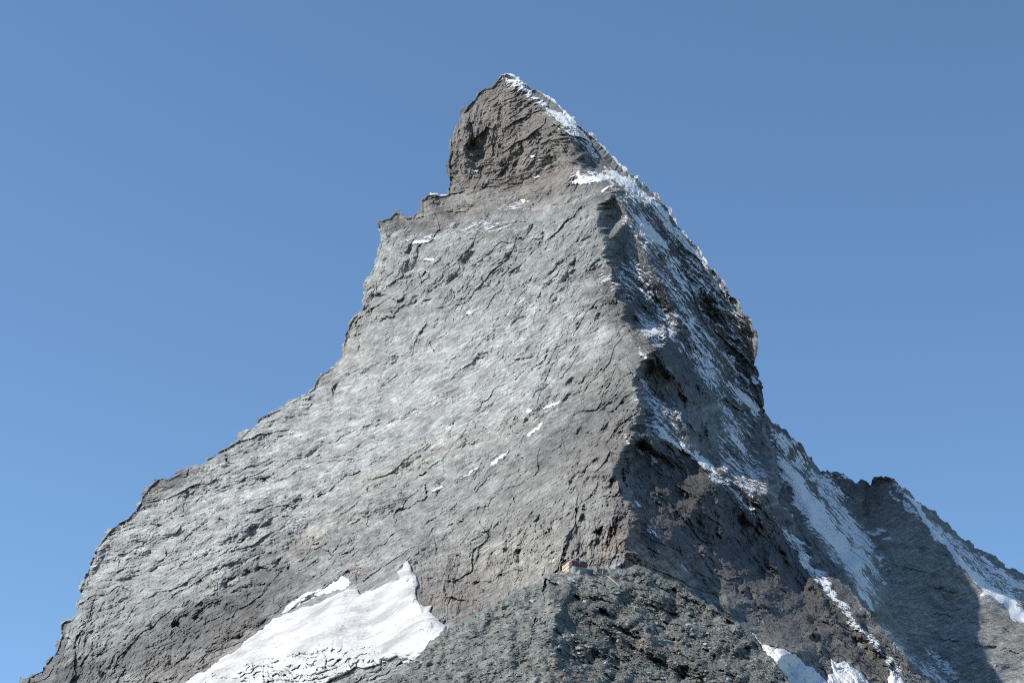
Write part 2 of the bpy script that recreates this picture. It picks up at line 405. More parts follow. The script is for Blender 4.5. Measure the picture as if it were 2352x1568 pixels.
def back_of(name, gfront, Yrim, basef, R, seed, parent, mat, slope=1.1, st=8, colour=(.2, .2, .2)):
    """the far side of a mountain, coarse, closing the solid; its rim hangs on the front's own outline"""
    pf = gfront['pf']
    xs = np.arange(pf[:, 0].min(), pf[:, 0].max(), st); ys = np.arange(pf[:, 1].min(), pf[:, 1].max(), st)
    G = inside(pf, xs, ys); X, Y_ = np.meshgrid(xs, ys)
    D = np.zeros(G.shape); D[G] = dist(pf[::6], X[G], Y_[G]); G &= D > 6
    Q = G[:-1, :-1] & G[1:, :-1] & G[:-1, 1:] & G[1:, 1:]
    idx = -np.ones(G.shape, int); jj, ii = np.nonzero(G); idx[jj, ii] = np.arange(len(jj))
    x = xs[ii]; y = ys[jj]; d = D[jj, ii]
    k = basef(x, y) * 1.7415 / 8000
    Y = basef(x, y) + R + np.minimum(d, 260) * k * slope + 6 * fbm(x / 60, y / 60, seed, 3) * np.clip(d / 30, 0, 1)
    qj, qi = np.nonzero(Q)
    quads = np.stack([idx[qj, qi], idx[qj, qi + 1], idx[qj + 1, qi + 1], idx[qj + 1, qi]], 1)
    P = world(x, y, Y)
    # rim strip
    n0 = len(P); t = np.roll(pf, -2, 0) - np.roll(pf, 2, 0); t /= np.linalg.norm(t, axis=1)[:, None] + 1e-9
    area = np.sum(pf[:, 0] * np.roll(pf[:, 1], -1) - np.roll(pf[:, 0], -1) * pf[:, 1])
    nrm = np.stack([-t[:, 1], t[:, 0]], 1) * (1 if area > 0 else -1)
    inn = pf + nrm * 17
    r0 = Yrim(pf[:, 0], pf[:, 1]); A_ = world(pf[:, 0], pf[:, 1], r0 + .3); ki = basef(inn[:, 0], inn[:, 1])
    B_ = world(inn[:, 0], inn[:, 1], ki + R + 15 * ki * 1.7415 / 8000 * slope)
    n = len(pf); a = np.arange(n); b = (a + 1) % n
    rim = np.stack([n0 + a, n0 + b, n0 + n + b, n0 + n + a], 1)
    P = np.concatenate([P, A_, B_]); quads = np.concatenate([quads, rim])
    return mesh_from(name, P, quads, mat, dict(snow=np.zeros(len(P))), dict(rock=np.tile(np.array(colour), (len(P), 1))), parent=parent)

# ================================================================== the great peak
PEAK = [(20,1720),(45,1568),(62,1556),(85,1545),(100,1530),(118,1508),(130,1495),(138,1470),(140,1432),(150,1424),(165,1422),(176,1408),(174,1380),
 (182,1352),(192,1325),(205,1290),(218,1260),(240,1232),(255,1213),(272,1200),(290,1192),(305,1176),(323,1152),(325,1140),(345,1115),(362,1099),(374,1096),(384,1100),(400,1093),
 (435,1072),(480,1050),(510,1030),(545,1010),(570,985),(590,966),(600,957),(640,938),(680,915),(718,892),(726,872),(740,855),(765,841),(777,826),(787,820),(787,800),
 (792,765),(800,745),(810,728),(825,718),(833,700),(833,672),(835,650),(846,634),(852,625),(862,595),(872,560),(876,545),(869,530),(865,508),(880,503),(896,500),(903,490),(914,485),(924,492),(934,499),
 (948,497),(955,488),(968,484),(966,460),(984,446),(1000,444),(1028,447),(1030,400),(1028,372),(1034,350),(1032,325),(1045,290),(1058,268),(1075,242),(1090,228),(1098,212),
 (1114,201),(1128,199),(1142,184),(1150,172),(1162,168),(1185,178),(1210,194),(1245,214),(1280,240),(1310,268),(1350,303),(1375,328),(1402,356),(1420,377),(1442,400),(1490,435),
 (1515,455),(1532,475),(1552,508),(1580,543),(1607,570),(1625,602),(1650,632),(1672,662),(1692,687),(1710,722),(1728,745),(1739,766),(1739,792),(1735,840),(1744,858),(1750,878),(1755,920),(1757,950),
 (1765,1000),(1783,1037),(1787,1090),(1790,1130),(1808,1165),(1823,1198),(1850,1228),(1888,1277),(1909,1304),(1971,1370),(2021,1432),(2050,1465),(2087,1511),(2116,1553),(2150,1600),(2220,1720)]
H = [(1300,1760,1120),(1360,1400,1215),(1400,1320,1270),(1440,1268,1330),(1452,1200,1420),(1442,1150,1500),(1424,1112,1540),(1400,1084,1575),(1416,1056,1630),(1440,1010,1690),(1464,960,1760),(1470,905,1830),(1456,878,1862),(1478,845,1900),(1504,796,1950),
     (1475,768,2000),(1440,740,2045),(1424,690,2110),(1420,664,2140),(1400,636,2180),(1392,600,2220),(1385,560,2270),(1380,490,2345),(1405,432,2410),(1330,372,2500),(1290,292,2570),(1230,228,2635),(1162,166,2690)]
LEFT = [(0,1760,1900),(45,1568,1960),(175,1400,2060),(290,1192,2190),(370,1096,2260),(590,964,2350),(720,888,2400),(787,815,2440),(832,690,2500),(868,505,2590),(966,465,2640),(1030,440,2655),(1032,325,2690),(1058,266,2700),(1116,198,2705),(1162,166,2690)]
RIGHT = [(1162,166,2690),(1245,212,2665),(1350,300,2605),(1442,398,2562),(1532,472,2535),(1607,566,2490),(1692,683,2440),(1741,768,2410),(1737,840,2380),(1758,925,2320),(1762,960,2310),(1787,1037,2240)]
LOWR = [(1700,1090,1990),(1793,1130,2130),(1826,1198,2030)]
RIB = [(1440,1010,1690),(1510,990,1790),(1590,1040,1810),(1660,1100,1800),(1762,1138,1850),(1826,1198,1940),(1850,1226,1940),(1911,1304,1860),(1973,1370,1770),(2052,1465,1660),(2120,1553,1560),(2260,1760,1400)]
HN = [(px + 20, py + 3, Y + 85) for px, py, Y in H if 610 < py < 1210 and not 740 < py < 840] + [(1412, 500, 2400), (1412, 560, 2340)]
lines_A = [H, *[[p] for p in HN], LEFT, RIGHT, RIB,
 [(1030,440,2655),(1120,440,2620),(1200,425,2590),(1270,400,2550),(1330,372,2500)],
 [(1045,500,2600),(1120,475,2570),(1220,465,2535),(1300,440,2490),(1405,432,2410)],
 [(868,520,2570),(950,520,2540),(1045,505,2515),(1150,510,2450),(1250,500,2410),(1380,495,2340)],
 [(1504,796,1950),(1560,870,2010),(1600,920,2020),(1640,1060,1900),(1660,1100,1800)],           # lit side rib under the face
 [(1385,560,2270),(1450,500,2380),(1475,470,2430)], [(1405,432,2410),(1475,470,2430),(1500,610,2320),(1560,760,2210)],
 [(1560,760,2210),(1650,900,2190),(1730,1060,2110),(1787,1037,2240)], [(1560,760,2210),(1504,796,1950)],
 [(1475,470,2430),(1560,600,2430),(1640,740,2390),(1700,900,2320)],
 [(1000,560,2470)],[(950,640,2445)],[(1000,700,2370)],[(1200,600,2330)],[(1200,700,2230)],[(880,800,2370)],[(1000,900,2170)],[(1200,900,2030)],[(1330,800,2060)],[(1350,950,1880)],
 [(700,1000,2270)],[(500,1150,2150)],[(700,1200,2030)],[(1000,1100,1960)],[(1000,1200,1840)],[(1200,1100,1790)],[(1200,1250,1580)],[(350,1300,2060)],[(300,1500,1900)],[(500,1350,1930)],
 [(600,1430,1770)],[(800,1330,1720)],[(940,1285,1650)],[(1060,1280,1640)],[(1080,1400,1440)],[(1200,1350,1420)],[(1300,1270,1400)],[(430,1568,1760)],[(430,1760,1600)],[(900,1560,1400)],[(1000,1460,1400)],[(900,1760,1250)],[(750,1480,1560)],[(1300,1080,1700)],
 [(1480,1200,1500)],[(1560,1200,1590)],[(1700,1250,1730)],[(1850,1400,1660)],[(1600,1350,1490)],[(1750,1420,1510)],[(1900,1500,1530)],[(2000,1568,1510)],[(1500,1290,1390)],[(1560,1080,1760)],[(1800,1500,1410)],[(1750,1560,1330)],[(1700,1760,1180)],[(2000,1760,1300)],[(1480,1000,1740)],
 [(-80,100,2900),(2500,100,2900),(2500,1760,1300),(-80,1760,1950),(-80,100,2900)]]
tinA = Tin(lines_A, -20, 100, 2300, 1760, 3.0, 2)
STA = 1.3
gA = grid_mesh(PEAK, STA, 11, .15, 6)
x, y, d = gA['x'], gA['y'], gA['d']
hx = np.interp(y, [p[1] for p in H[::-1]], [p[0] for p in H[::-1]]); near = np.exp(-((x - hx) / 30) ** 2)
wk_ = 2.5
wx = x + wk_ * fbm(x / 30, y / 30, 1, 3) + 8 * perlin(x / 90, y / 90, 3); wy = y + wk_ * fbm(x / 30 + 31, y / 30, 5, 3) + 8 * perlin(x / 90 + 9, y / 90, 3)
wx = wx + near * (13 * perlin(x / 110, y / 30, 81) + 9 * perlin(x / 70, y / 11, 82) + 4 * perlin(x / 40, y / 4.5, 83))
Yb = tinA(wx, wy)
BED = [(150,1500,160,60),(300,1250,220,18),(550,1100,260,18),(500,1350,220,32),(350,1480,140,50),(800,950,260,18),(900,1150,240,32),(1100,900,260,32),(900,800,150,50),(950,600,110,240),(1100,640,200,50),(1250,750,220,50),(1300,560,150,50),
 (1150,500,130,14),(1000,470,80,14),(1120,330,90,240),(1060,280,80,75),(1180,250,70,30),(1240,340,70,30),(1130,420,70,14),(1080,380,60,240),(1200,1150,200,50),(1350,950,150,50),(1080,1250,140,240),(1250,1270,120,82),(1380,1210,110,82),(1180,1250,70,240),(1400,1100,80,240),(1010,1350,60,82),(700,1330,180,32),
 (1450,520,90,-80),(1470,700,100,-52),(1600,750,200,-52),(1450,430,80,-52),(1400,370,60,-45),(1620,950,90,260),(1560,1050,120,-45),(1700,1000,120,-52),(1600,1200,140,-45),(1660,1190,50,260),(1750,1300,200,-52),(1900,1450,220,-45),(1550,1350,160,-20),(1700,1480,160,-20),(1300,300,60,-45)]
dirs = mixture(x, y, BED)
amp = np.full(len(x), 1.25)
amp *= 1 - .30 * np.exp(-(((x - 950) / 420) ** 2 + ((y - 980) / 260) ** 2))       # slabby middle of the east face
amp *= 1 - .65 * np.exp(-(((x - 1440) / 48) ** 2 + ((y - 520) / 75) ** 2))        # smooth grey tower
amp *= 1 + .35 * np.clip((x - hx) / 60, 0, 1)
amp *= 1 + 1.5 * np.exp(-(((x - 1230) / 230) ** 2 + ((y - 1260) / 90) ** 2)) + .5 * np.exp(-(((x - 1130) / 110) ** 2 + ((y - 330) / 130) ** 2)) + .4 * np.exp(-(((x - 400) / 330) ** 2 + ((y - 1480) / 110) ** 2)) + .45 * np.exp(-(((x - 850) / 280) ** 2 + ((y - 1270) / 60) ** 2))
R = rockwork(x, y, dirs, 100, 1.0)
STROKES_A = [
 # summit head: the shaded niche and its walls
 ([(1094,300),(1096,345),(1100,385)], 22, 15, 'g'), ([(1066,262),(1070,310),(1066,360),(1072,400)], 17, -12, 'v'), ([(1122,300),(1128,350),(1122,392)], 11, -5, 'v'), ([(1190,290),(1200,330),(1180,400)], 12, 7, 'v'), ([(1150,330),(1160,370),(1150,410)], 9, 6, 'v'),
 ([(1060,260),(1080,300),(1075,330)], 12, -6, 'v'), ([(1220,300),(1250,340),(1270,380)], 10, 6, 'v'), ([(1140,210),(1150,250),(1135,300)], 10, 5, 'v'),
 ([(985,455),(990,478),(985,500)], 9, -7, 'v'), ([(1000,452),(1004,480)], 6, 8, 'v'), ([(950,492),(952,510)], 6, -5, 'v'), ([(972,487),(974,505)], 5, 7, 'v'), ([(1040,505),(1150,492),(1260,470)], 8, 4, 's'),
 # east face
 ([(942,560),(938,620)], 8, 9, 'v'), ([(890,585),(880,650)], 8, 5, 'v'), ([(905,515),(900,560)], 10, 5, 'v'), ([(1062,535),(1058,572)], 7, 7, 'v'), ([(1225,510),(1215,545)], 9, 9, 'v'), ([(1255,530),(1235,570)], 8, 7, 'v'),
 ([(830,720),(860,680),(920,690),(960,640)], 12, 7, 's'), ([(1160,640),(1130,690),(1060,740),(1010,790)], 9, 6, 's'), ([(1230,570),(1200,620),(1160,670)], 8, 6, 's'), ([(1320,640),(1280,690),(1230,720)], 8, 5, 's'),
 ([(1275,792),(1262,810),(1240,840),(1225,862)], 6, 7, 'v'), ([(1275,788),(1280,800)], 7, 8, 'v'), ([(1045,970),(1035,990),(1028,1002)], 5, 6, 'v'), ([(1500,800),(1400,850),(1330,880),(1290,930),(1220,975),(1130,1040),(1000,1120)], 12, 9, 's'),
 ([(1370,860),(1300,930),(1240,985),(1150,1060)], 26, 5, 'g'), ([(960,1075),(920,1085),(905,1105),(860,1125)], 9, 9, 's'), ([(1100,990),(1000,1010),(900,1045),(780,1100),(660,1170)], 7, 5, 's'),
 ([(1000,1125),(860,1185),(740,1240),(680,1290)], 9, 7, 's'), ([(700,1265),(640,1290),(560,1330),(480,1400),(430,1430)], 14, 14, 's'), ([(790,1240),(700,1262)], 9, 8, 's'), ([(560,1290),(500,1310),(440,1370)], 9, 8, 's'),
 ([(860,700),(830,760),(825,810)], 9, 8, 'v'), ([(765,890),(762,915)], 5, 6, 'v'), ([(660,970),(620,1000),(540,1050)], 9, 6, 's'), ([(520,1110),(470,1130),(430,1150)], 8, 6, 's'), ([(700,1160),(650,1190),(560,1240),(440,1300)], 9, 6, 's'),
 ([(330,1420),(300,1470),(280,1540)], 14, 9, 'g'), ([(200,1480),(230,1530),(260,1568)], 12, 10, 'v'), ([(430,1440),(400,1500),(380,1550)], 13, 9, 'v'), ([(530,1440),(500,1480)], 12, 10, 'v'), ([(620,1330),(560,1380),(500,1430)], 12, 8, 's'),
 # broken cliffs above the hut
 ([(1060,1240),(1055,1290),(1040,1330)], 10, 8, 'v'), ([(1130,1230),(1125,1290)], 9, 8, 'v'), ([(1200,1240),(1190,1300)], 9, 9, 'v'), ([(1275,1210),(1280,1270),(1270,1310)], 12, 12, 'v'), ([(1350,1120),(1345,1180),(1330,1230)], 10, 9, 'v'),
 ([(1395,1080),(1385,1130)], 9, 8, 'v'), ([(1440,1070),(1445,1120),(1440,1180)], 8, -6, 'v'), ([(1380,1200),(1375,1260)], 9, 8, 'v'), ([(1000,1330),(1100,1340),(1180,1310)], 8, 6, 's'), ([(1010,1370),(1080,1380)], 8, 6, 's'),
 ([(1240,1180),(1230,1220)], 9, 8, 'v'), ([(830,1300),(826,1350)], 7, 9, 'v'), ([(815,1295),(812,1330)], 8, -8, 'v'), ([(1430,1080),(1460,1060)], 6, -6, 'v'),
 ([(1455,1030),(1440,1060),(1446,1110)], 12, -15, 'v'), ([(1470,865),(1462,900),(1468,940)], 13, -14, 'v'), ([(1496,790),(1486,812)], 12, -10, 'v'), ([(1425,655),(1428,690)], 9, -10, 'v'), ([(1400,590),(1402,620)], 8, -8, 'v'), ([(1445,1180),(1440,1230)], 12, -12, 'v'),
 ([(1450,960),(1400,1010),(1350,1060)], 10, 9, 's'), ([(1450,890),(1390,940),(1350,990)], 10, 8, 's'), ([(1425,1100),(1380,1150),(1340,1170)], 9, 9, 's'), ([(1410,1000),(1370,1060),(1300,1120)], 10, 8, 'v'), ([(1320,1130),(1300,1180),(1290,1230)], 10, 10, 'v'), ([(1410,1160),(1400,1210),(1405,1250)], 9, 10, 'v'),
 ([(1160,1190),(1150,1240),(1160,1290)], 10, -9, 'v'), ([(1095,1240),(1090,1300)], 9, -9, 'v'), ([(1320,1230),(1310,1280)], 9, -9, 'v'), ([(1255,1240),(1250,1290)], 8, -8, 'v'), ([(1340,1010),(1260,1060),(1200,1130)], 10, 8, 's'), ([(1180,1060),(1060,1110),(960,1170),(860,1200)], 9, 7, 's'),
 ([(1230,700),(1180,760),(1120,800)], 8, 6, 's'), ([(1360,720),(1330,770),(1290,800)], 7, 6, 's'), ([(1080,600),(1050,650),(1030,700)], 8, 7, 's'), ([(1340,560),(1320,600),(1300,640)], 8, 6, 'v'), ([(1190,560),(1170,600),(1130,640)], 8, 7, 's'), ([(900,850),(860,880),(820,930)], 7, 5, 's'),
 ([(600,1120),(540,1150),(470,1200),(400,1260)], 9, 7, 's'), ([(380,1200),(340,1240),(290,1290)], 8, 6, 's'), ([(860,980),(800,1010),(720,1060)], 8, 5, 's'), ([(560,1060),(500,1080),(450,1090)], 8, 6, 's'), ([(620,1390),(580,1430),(540,1470)], 12, 9, 'v'), ([(740,1290),(700,1330),(660,1370)], 12, 9, 's'),
 ([(1395,1090),(1388,1130),(1382,1165)], 15, -18, 'v'), ([(1360,1120),(1352,1165)], 11, -13, 'v'), ([(1412,1150),(1408,1200),(1400,1235)], 14, -16, 'v'), ([(1335,1165),(1325,1215)], 12, -14, 'v'), ([(1372,1190),(1366,1240)], 10, -11, 'v'), ([(1300,1200),(1296,1260)], 11, -12, 'v'), ([(1220,1225),(1215,1280)], 11, -12, 'v'), ([(1130,1225),(1122,1290)], 11, -11, 'v'),
 ([(1070,1260),(1062,1330)], 11, -12, 'v'), ([(1020,1310),(1016,1370)], 9, -9, 'v'), ([(1430,1195),(1432,1255)], 12, -13, 'v'), ([(1450,950),(1440,990)], 11, -10, 'v'), ([(1430,900),(1420,935)], 9, -8, 'v'),
 # north side
 ([(1470,640),(1540,760),(1600,860),(1680,960)], 14, 9, 'v'), ([(1540,590),(1600,700),(1680,800)], 12, 8, 'v'), ([(1600,640),(1680,760),(1720,850)], 12, -9, 'v'), ([(1500,860),(1520,940),(1560,990)], 18, 8, 'g'),
 ([(1560,900),(1590,980),(1600,1030)], 13, 13, 'v'), ([(1605,860),(1625,900),(1635,960),(1632,1040)], 17, -20, 'v'), ([(1580,880),(1600,950),(1605,1040)], 13, 12, 'g'), ([(1520,830),(1560,880),(1590,930)], 12, -10, 'v'), ([(1480,690),(1530,770),(1580,840)], 10, -8, 'v'), ([(1560,1150),(1600,1230),(1640,1300)], 11, -10, 'v'), ([(1900,1370),(1950,1440),(2000,1520)], 10, 9, 'g'), ([(1720,1160),(1790,1250),(1860,1340)], 10, -9, 'v'), ([(1760,1040),(1775,1100),(1790,1150)], 9, -9, 'v'), ([(1480,1080),(1560,1180),(1600,1260)], 14, -7, 'v'), ([(1650,1140),(1655,1200),(1670,1260)], 13, -15, 'v'),
 ([(1560,1120),(1600,1180),(1620,1260)], 20, 12, 'g'), ([(1740,1180),(1760,1260),(1800,1340)], 14, -12, 'v'), ([(1700,1170),(1720,1260),(1740,1350)], 16, 10, 'g'), ([(1500,1150),(1530,1230),(1560,1290)], 12, 8, 'v'), ([(1840,1300),(1880,1360),(1930,1440)], 13, -11, 'v'),
 ([(1800,1280),(1840,1360),(1880,1430)], 14, 9, 'g'), ([(1950,1400),(2010,1490),(2060,1560)], 10, -8, 'v'), ([(1700,1340),(1730,1400),(1760,1430)], 12, -8, 'v'), ([(1860,1440),(1900,1500)], 12, -10, 'v'), ([(1445,1150),(1450,1230),(1490,1280)], 9, -6, 'v'),
]
lr = random.Random(31)
for _ in range(110):
    cx_, cy_ = lr.uniform(120, 1430), lr.uniform(520, 1520)
    hxx = float(np.interp(cy_, [p[1] for p in H[::-1]], [p[0] for p in H[::-1]])); lx_ = float(np.interp(cy_, [200, 505, 888, 964, 1096, 1192, 1400, 1568], [1116, 868, 720, 590, 370, 290, 175, 45]))
    if cx_ > hxx - 20 or cx_ < lx_ + 20: continue
    u_ = (cx_ - lx_) / (hxx - lx_ + 1)
    ang = math.radians(lr.gauss(16 + 26 * u_ + 22 * max(0, (800 - cy_) / 300), 7)); ln = lr.uniform(40, 190) * (.6 + .4 * (cy_ > 850)); pts = []
    for q in range(5):
        tt = q / 4 - .5; pts.append((cx_ + math.cos(ang) * ln * tt + lr.gauss(0, 3), cy_ - math.sin(ang) * ln * tt + lr.gauss(0, 3) + 12 * tt * tt))
    if lr.random() < .5: pts = pts[::-1]
    STROKES_A.append((pts, lr.uniform(5, 12), lr.uniform(2.5, 6.5), 's' if lr.random() < .75 else 'g'))
ST = strokes(x, y, STROKES_A, 60) * (1 + .3 * np.clip((x - hx) / 40, 0, 1))
big = 10 * fbm(x / 200, y / 200, 21, 3) + 6 * ridged(x / 120 + .4 * y / 120, y / 120, 25, 2)
under_glacier = np.clip(1 - dist(np.array([(430,1568),(640,1405),(800,1335),(940,1295),(1010,1440),(940,1515),(750,1600),(430,1640)], float), x, y) / 30, 0, 1)
from_inside = inside(np.array([(430,1568),(640,1405),(800,1335),(940,1295),(1010,1440),(940,1515),(750,1600),(430,1640)], float), gA['xs'], gA['ys'])[gA['jj'], gA['ii']]
amp *= 1 + .8 * np.exp(-((x - hx + 30) / 55) ** 2) * np.clip((y - 820) / 120, 0, 1)
calm = np.where(from_inside, 1 - .8 * np.clip(dist(np.array([(430,1568),(640,1405),(800,1335),(940,1295),(1010,1440),(940,1515),(750,1600),(430,1640)], float), x, y) / 22, 0, 1), 1.0)
ss = np.clip(d / 6, .15, 1)
disp = (R * amp + big + ST * 1.15) * calm * ss
rollw = np.where((x > 1160) & (y < 900), .15, 1.0)
YA = Yb + disp + roll(d, 16, 14) * rollw
GA = to_grid(gA, YA)
GAmin = -box(-GA, 1)
def sampA(px, py): return bil(GA, (np.asarray(px, float) - gA['xs'][0]) / STA, (np.asarray(py, float) - gA['ys'][0]) / STA)
print("peak relief", round(time.time() - T0, 1), len(x))
# rock kinds on the peak; 'd' dots right of the crest paint in shade
DOTS_A = [(1130,310,110,130,0,'b',4),(1160,420,150,30,8,'b',3),(1090,460,140,22,8,'p',4),(1000,480,60,25,0,'b',2.5),(1080,500,120,14,5,'b',2),(920,510,60,18,0,'d',1.2),
 (1280,400,60,40,30,'b',2),(1350,400,40,16,10,'l',1),(1200,560,200,50,10,'g',2),(1100,650,260,90,20,'g',2),(870,600,25,70,10,'l',2.5),(940,620,45,50,0,'g',1.5),(860,690,35,20,0,'b',1.2),(810,770,22,50,0,'t',2.5),(750,855,35,18,40,'b',2.5),
 (1000,900,300,110,15,'l',2.6),(1150,800,220,60,30,'l',1.6),(750,1050,260,60,20,'l',2.2),(500,1200,220,70,25,'l',2.2),(1000,760,180,40,25,'l',1.2),(560,970,70,14,38,'d',1.0),(400,1105,60,12,15,'d',1.6),(340,1140,18,20,0,'b',2),
 (1080,1010,180,10,20,'t',2.2),(900,1085,120,9,28,'t',2),(700,1240,110,8,28,'t',1.2),(1400,860,110,40,35,'b',1.1),(1330,920,130,40,40,'p',1.4),(1300,1000,140,50,40,'d',.8),(1150,1120,220,70,25,'p',1.4),(1280,1080,160,40,35,'t',1.0),
 (1430,1000,50,90,80,'b',1.5),(1400,1120,60,60,0,'p',2),(1430,1230,30,40,60,'r',1.6),(1400,1272,70,10,25,'r',1.2),(1430,1180,60,60,60,'b',1.4),(1300,1180,120,70,0,'p',1.8),(1180,1270,130,60,10,'t',1.6),(1080,1330,100,30,0,'b',1.0),(1010,1380,50,14,0,'r',.8),(1100,1400,90,20,15,'b',1.5),
 (820,1318,12,18,0,'r',1.6),(650,1290,120,10,28,'b',1.2),(560,1400,130,40,30,'d',1.0),(600,1380,60,30,20,'s',.8),(540,1440,50,45,0,'b',1.0),(350,1480,220,30,30,'s',1.0),(600,1300,80,16,30,'s',1.2),(480,1420,90,16,30,'s',1.4),(420,1540,120,30,0,'b',1.0),(150,1540,80,30,20,'d',1.4),(200,1470,70,40,40,'g',1),(850,1250,160,60,22,'p',.8),
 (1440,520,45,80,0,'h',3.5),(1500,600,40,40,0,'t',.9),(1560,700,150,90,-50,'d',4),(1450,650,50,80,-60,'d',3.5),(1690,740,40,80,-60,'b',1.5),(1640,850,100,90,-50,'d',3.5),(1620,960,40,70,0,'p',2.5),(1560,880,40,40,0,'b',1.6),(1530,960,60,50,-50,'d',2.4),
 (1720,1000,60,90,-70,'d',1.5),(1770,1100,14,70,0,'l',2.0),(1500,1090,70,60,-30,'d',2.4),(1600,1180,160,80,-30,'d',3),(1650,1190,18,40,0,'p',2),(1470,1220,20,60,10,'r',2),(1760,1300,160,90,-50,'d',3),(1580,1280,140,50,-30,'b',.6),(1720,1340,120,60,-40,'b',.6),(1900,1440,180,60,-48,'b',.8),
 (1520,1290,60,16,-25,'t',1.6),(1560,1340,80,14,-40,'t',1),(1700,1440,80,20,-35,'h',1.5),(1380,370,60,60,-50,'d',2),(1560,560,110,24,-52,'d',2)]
DOTS_A += [(1410, 930, 80, 50, 50, 's', 2.6), (1335, 1000, 130, 36, 40, 's', 2.0), (1405, 1070, 55, 80, 80, 'b', 2.2), (1250, 1085, 110, 22, 38, 's', 1.4), (1290, 1215, 60, 40, 70, 'b', 1.6), (1180, 1210, 120, 20, 20, 's', 1.2), (1420, 800, 50, 22, 30, 's', 1.2), (1440, 720, 14, 50, 80, 'b', 1.2), (1590, 760, 120, 60, -58, 'd', 4), (1680, 900, 140, 60, -60, 'd', 4), (1560, 600, 110, 30, -54, 'd', 4), (1730, 1030, 90, 40, -62, 'd', 3), (1520, 1100, 110, 50, -40, 'd', 3), (1700, 1200, 170, 60, -48, 'd', 3), (1530, 1230, 90, 50, -30, 'd', 2.5), (1840, 1330, 150, 50, -48, 'd', 2.5), (1340, 330, 60, 14, -55, 'd', 3), (1980, 1480, 150, 40, -48, 'd', 2)]  # broad 'd' dots darken the shaded north side by colour
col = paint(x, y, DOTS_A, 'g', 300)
vv = 1 + .22 * fbm(x / 50, y / 22, 310, 4)
col = col * (vv * streaks(x, y, dirs, 700))[:, None]
# steep broken steps are fresher and darker, ledges carry pale debris
SNOW_A = [(1200,200,52,11,-34,1.0),(1270,240,70,15,-40,1.05),(1345,320,75,17,-42,.85),(1330,310,40,8,-60,.7),(1440,410,70,18,-42,.9),(1530,500,70,17,-50,.9),(1600,590,60,14,-52,.85),(1660,665,45,9,-54,.62),(1400,372,60,16,-48,.62),(1370,400,50,9,5,.7),
 (1480,520,22,42,25,.9),(1510,540,40,12,-52,1.3),(1500,560,30,20,-50,.7),(1450,460,40,8,-45,.5),(1560,620,60,8,-55,.9),(1590,640,60,12,-50,.7),(1560,690,70,16,-55,.58),(1520,720,60,14,-55,.52),(1600,770,80,20,-55,.5),(1500,760,50,18,-55,.45),(1620,850,90,18,-52,.55),
 (1590,740,12,14,0,1.1),(1720,920,36,11,-50,1.5),(1690,900,40,14,-55,.6),(1680,980,70,18,-65,.5),(1740,870,16,6,0,.7),(1560,1020,70,6,-40,1.1),(1620,1070,70,7,-40,1.1),(1590,1040,16,8,0,.8),(1480,880,18,6,-40,.8),(1480,1040,50,6,-38,.6),(1660,1100,50,8,-42,.5),
 (1810,1220,60,5,-42,.9),(1850,1280,60,8,-50,.8),(1900,1350,70,8,-50,.6),(1960,1430,70,7,-50,.68),(2030,1500,50,6,-50,.6),(1830,1190,50,5,-48,.6),(1700,1150,60,6,-40,.42),(1500,1220,20,6,-45,.6),(1560,1290,30,4,-35,.4),
 (1360,412,50,6,4,1.0),(1180,470,40,12,10,.18),(1100,520,120,20,8,.12),(970,550,50,8,4,.3),(1440,640,40,60,-60,.30),(1600,720,190,80,-54,.17),(1680,900,120,60,-60,.15),(1500,560,120,30,-54,.36),(1560,640,90,5,-56,1.0),(1610,800,100,6,-55,1.0),(1650,800,70,6,-52,.7),(1560,790,70,6,-52,.62),(1500,690,60,6,-50,.6),(1480,820,40,5,-50,.4),(1700,860,60,6,-56,.6),(1660,700,60,6,-54,.66),(1690,1010,60,7,-66,.6),(1520,960,90,40,-50,.25),(1700,1060,90,40,-60,.3)]
sn = blob(x, y, SNOW_A, 400)
RL = np.array([p[:2] for p in PEAK if p[0] >= 1162 and p[1] < 860], float)
dR = dist(np.concatenate([RL, RL[::-1]]), x, y)
ridge_snow = np.interp(y, [165, 240, 420, 600, 690, 760], [1.5, 1.5, 1.2, 1.05, .8, 0]) * np.exp(-(np.maximum(dR - 9, 0) / np.interp(y, [165, 300, 500, 700], [11, 15, 24, 17])) ** 2) * (x > 1158)
sn = np.maximum(sn, ridge_snow)
northA = np.clip((x - np.interp(y, [p[1] for p in H[::-1]], [p[0] for p in H[::-1]])) / 25 + .5, 0, 1)
P = world(x, y, YA)
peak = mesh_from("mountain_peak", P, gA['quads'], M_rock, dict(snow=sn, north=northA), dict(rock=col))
peak["kind"] = "structure"; peak["label"] = "great pyramid shaped rock peak with a sunlit grey face and a shaded snowy right side"
bk = back_of("far_side", gA, sampA, tinA, 14, 11, peak, M_rock)
print("peak", round(time.time() - T0, 1))

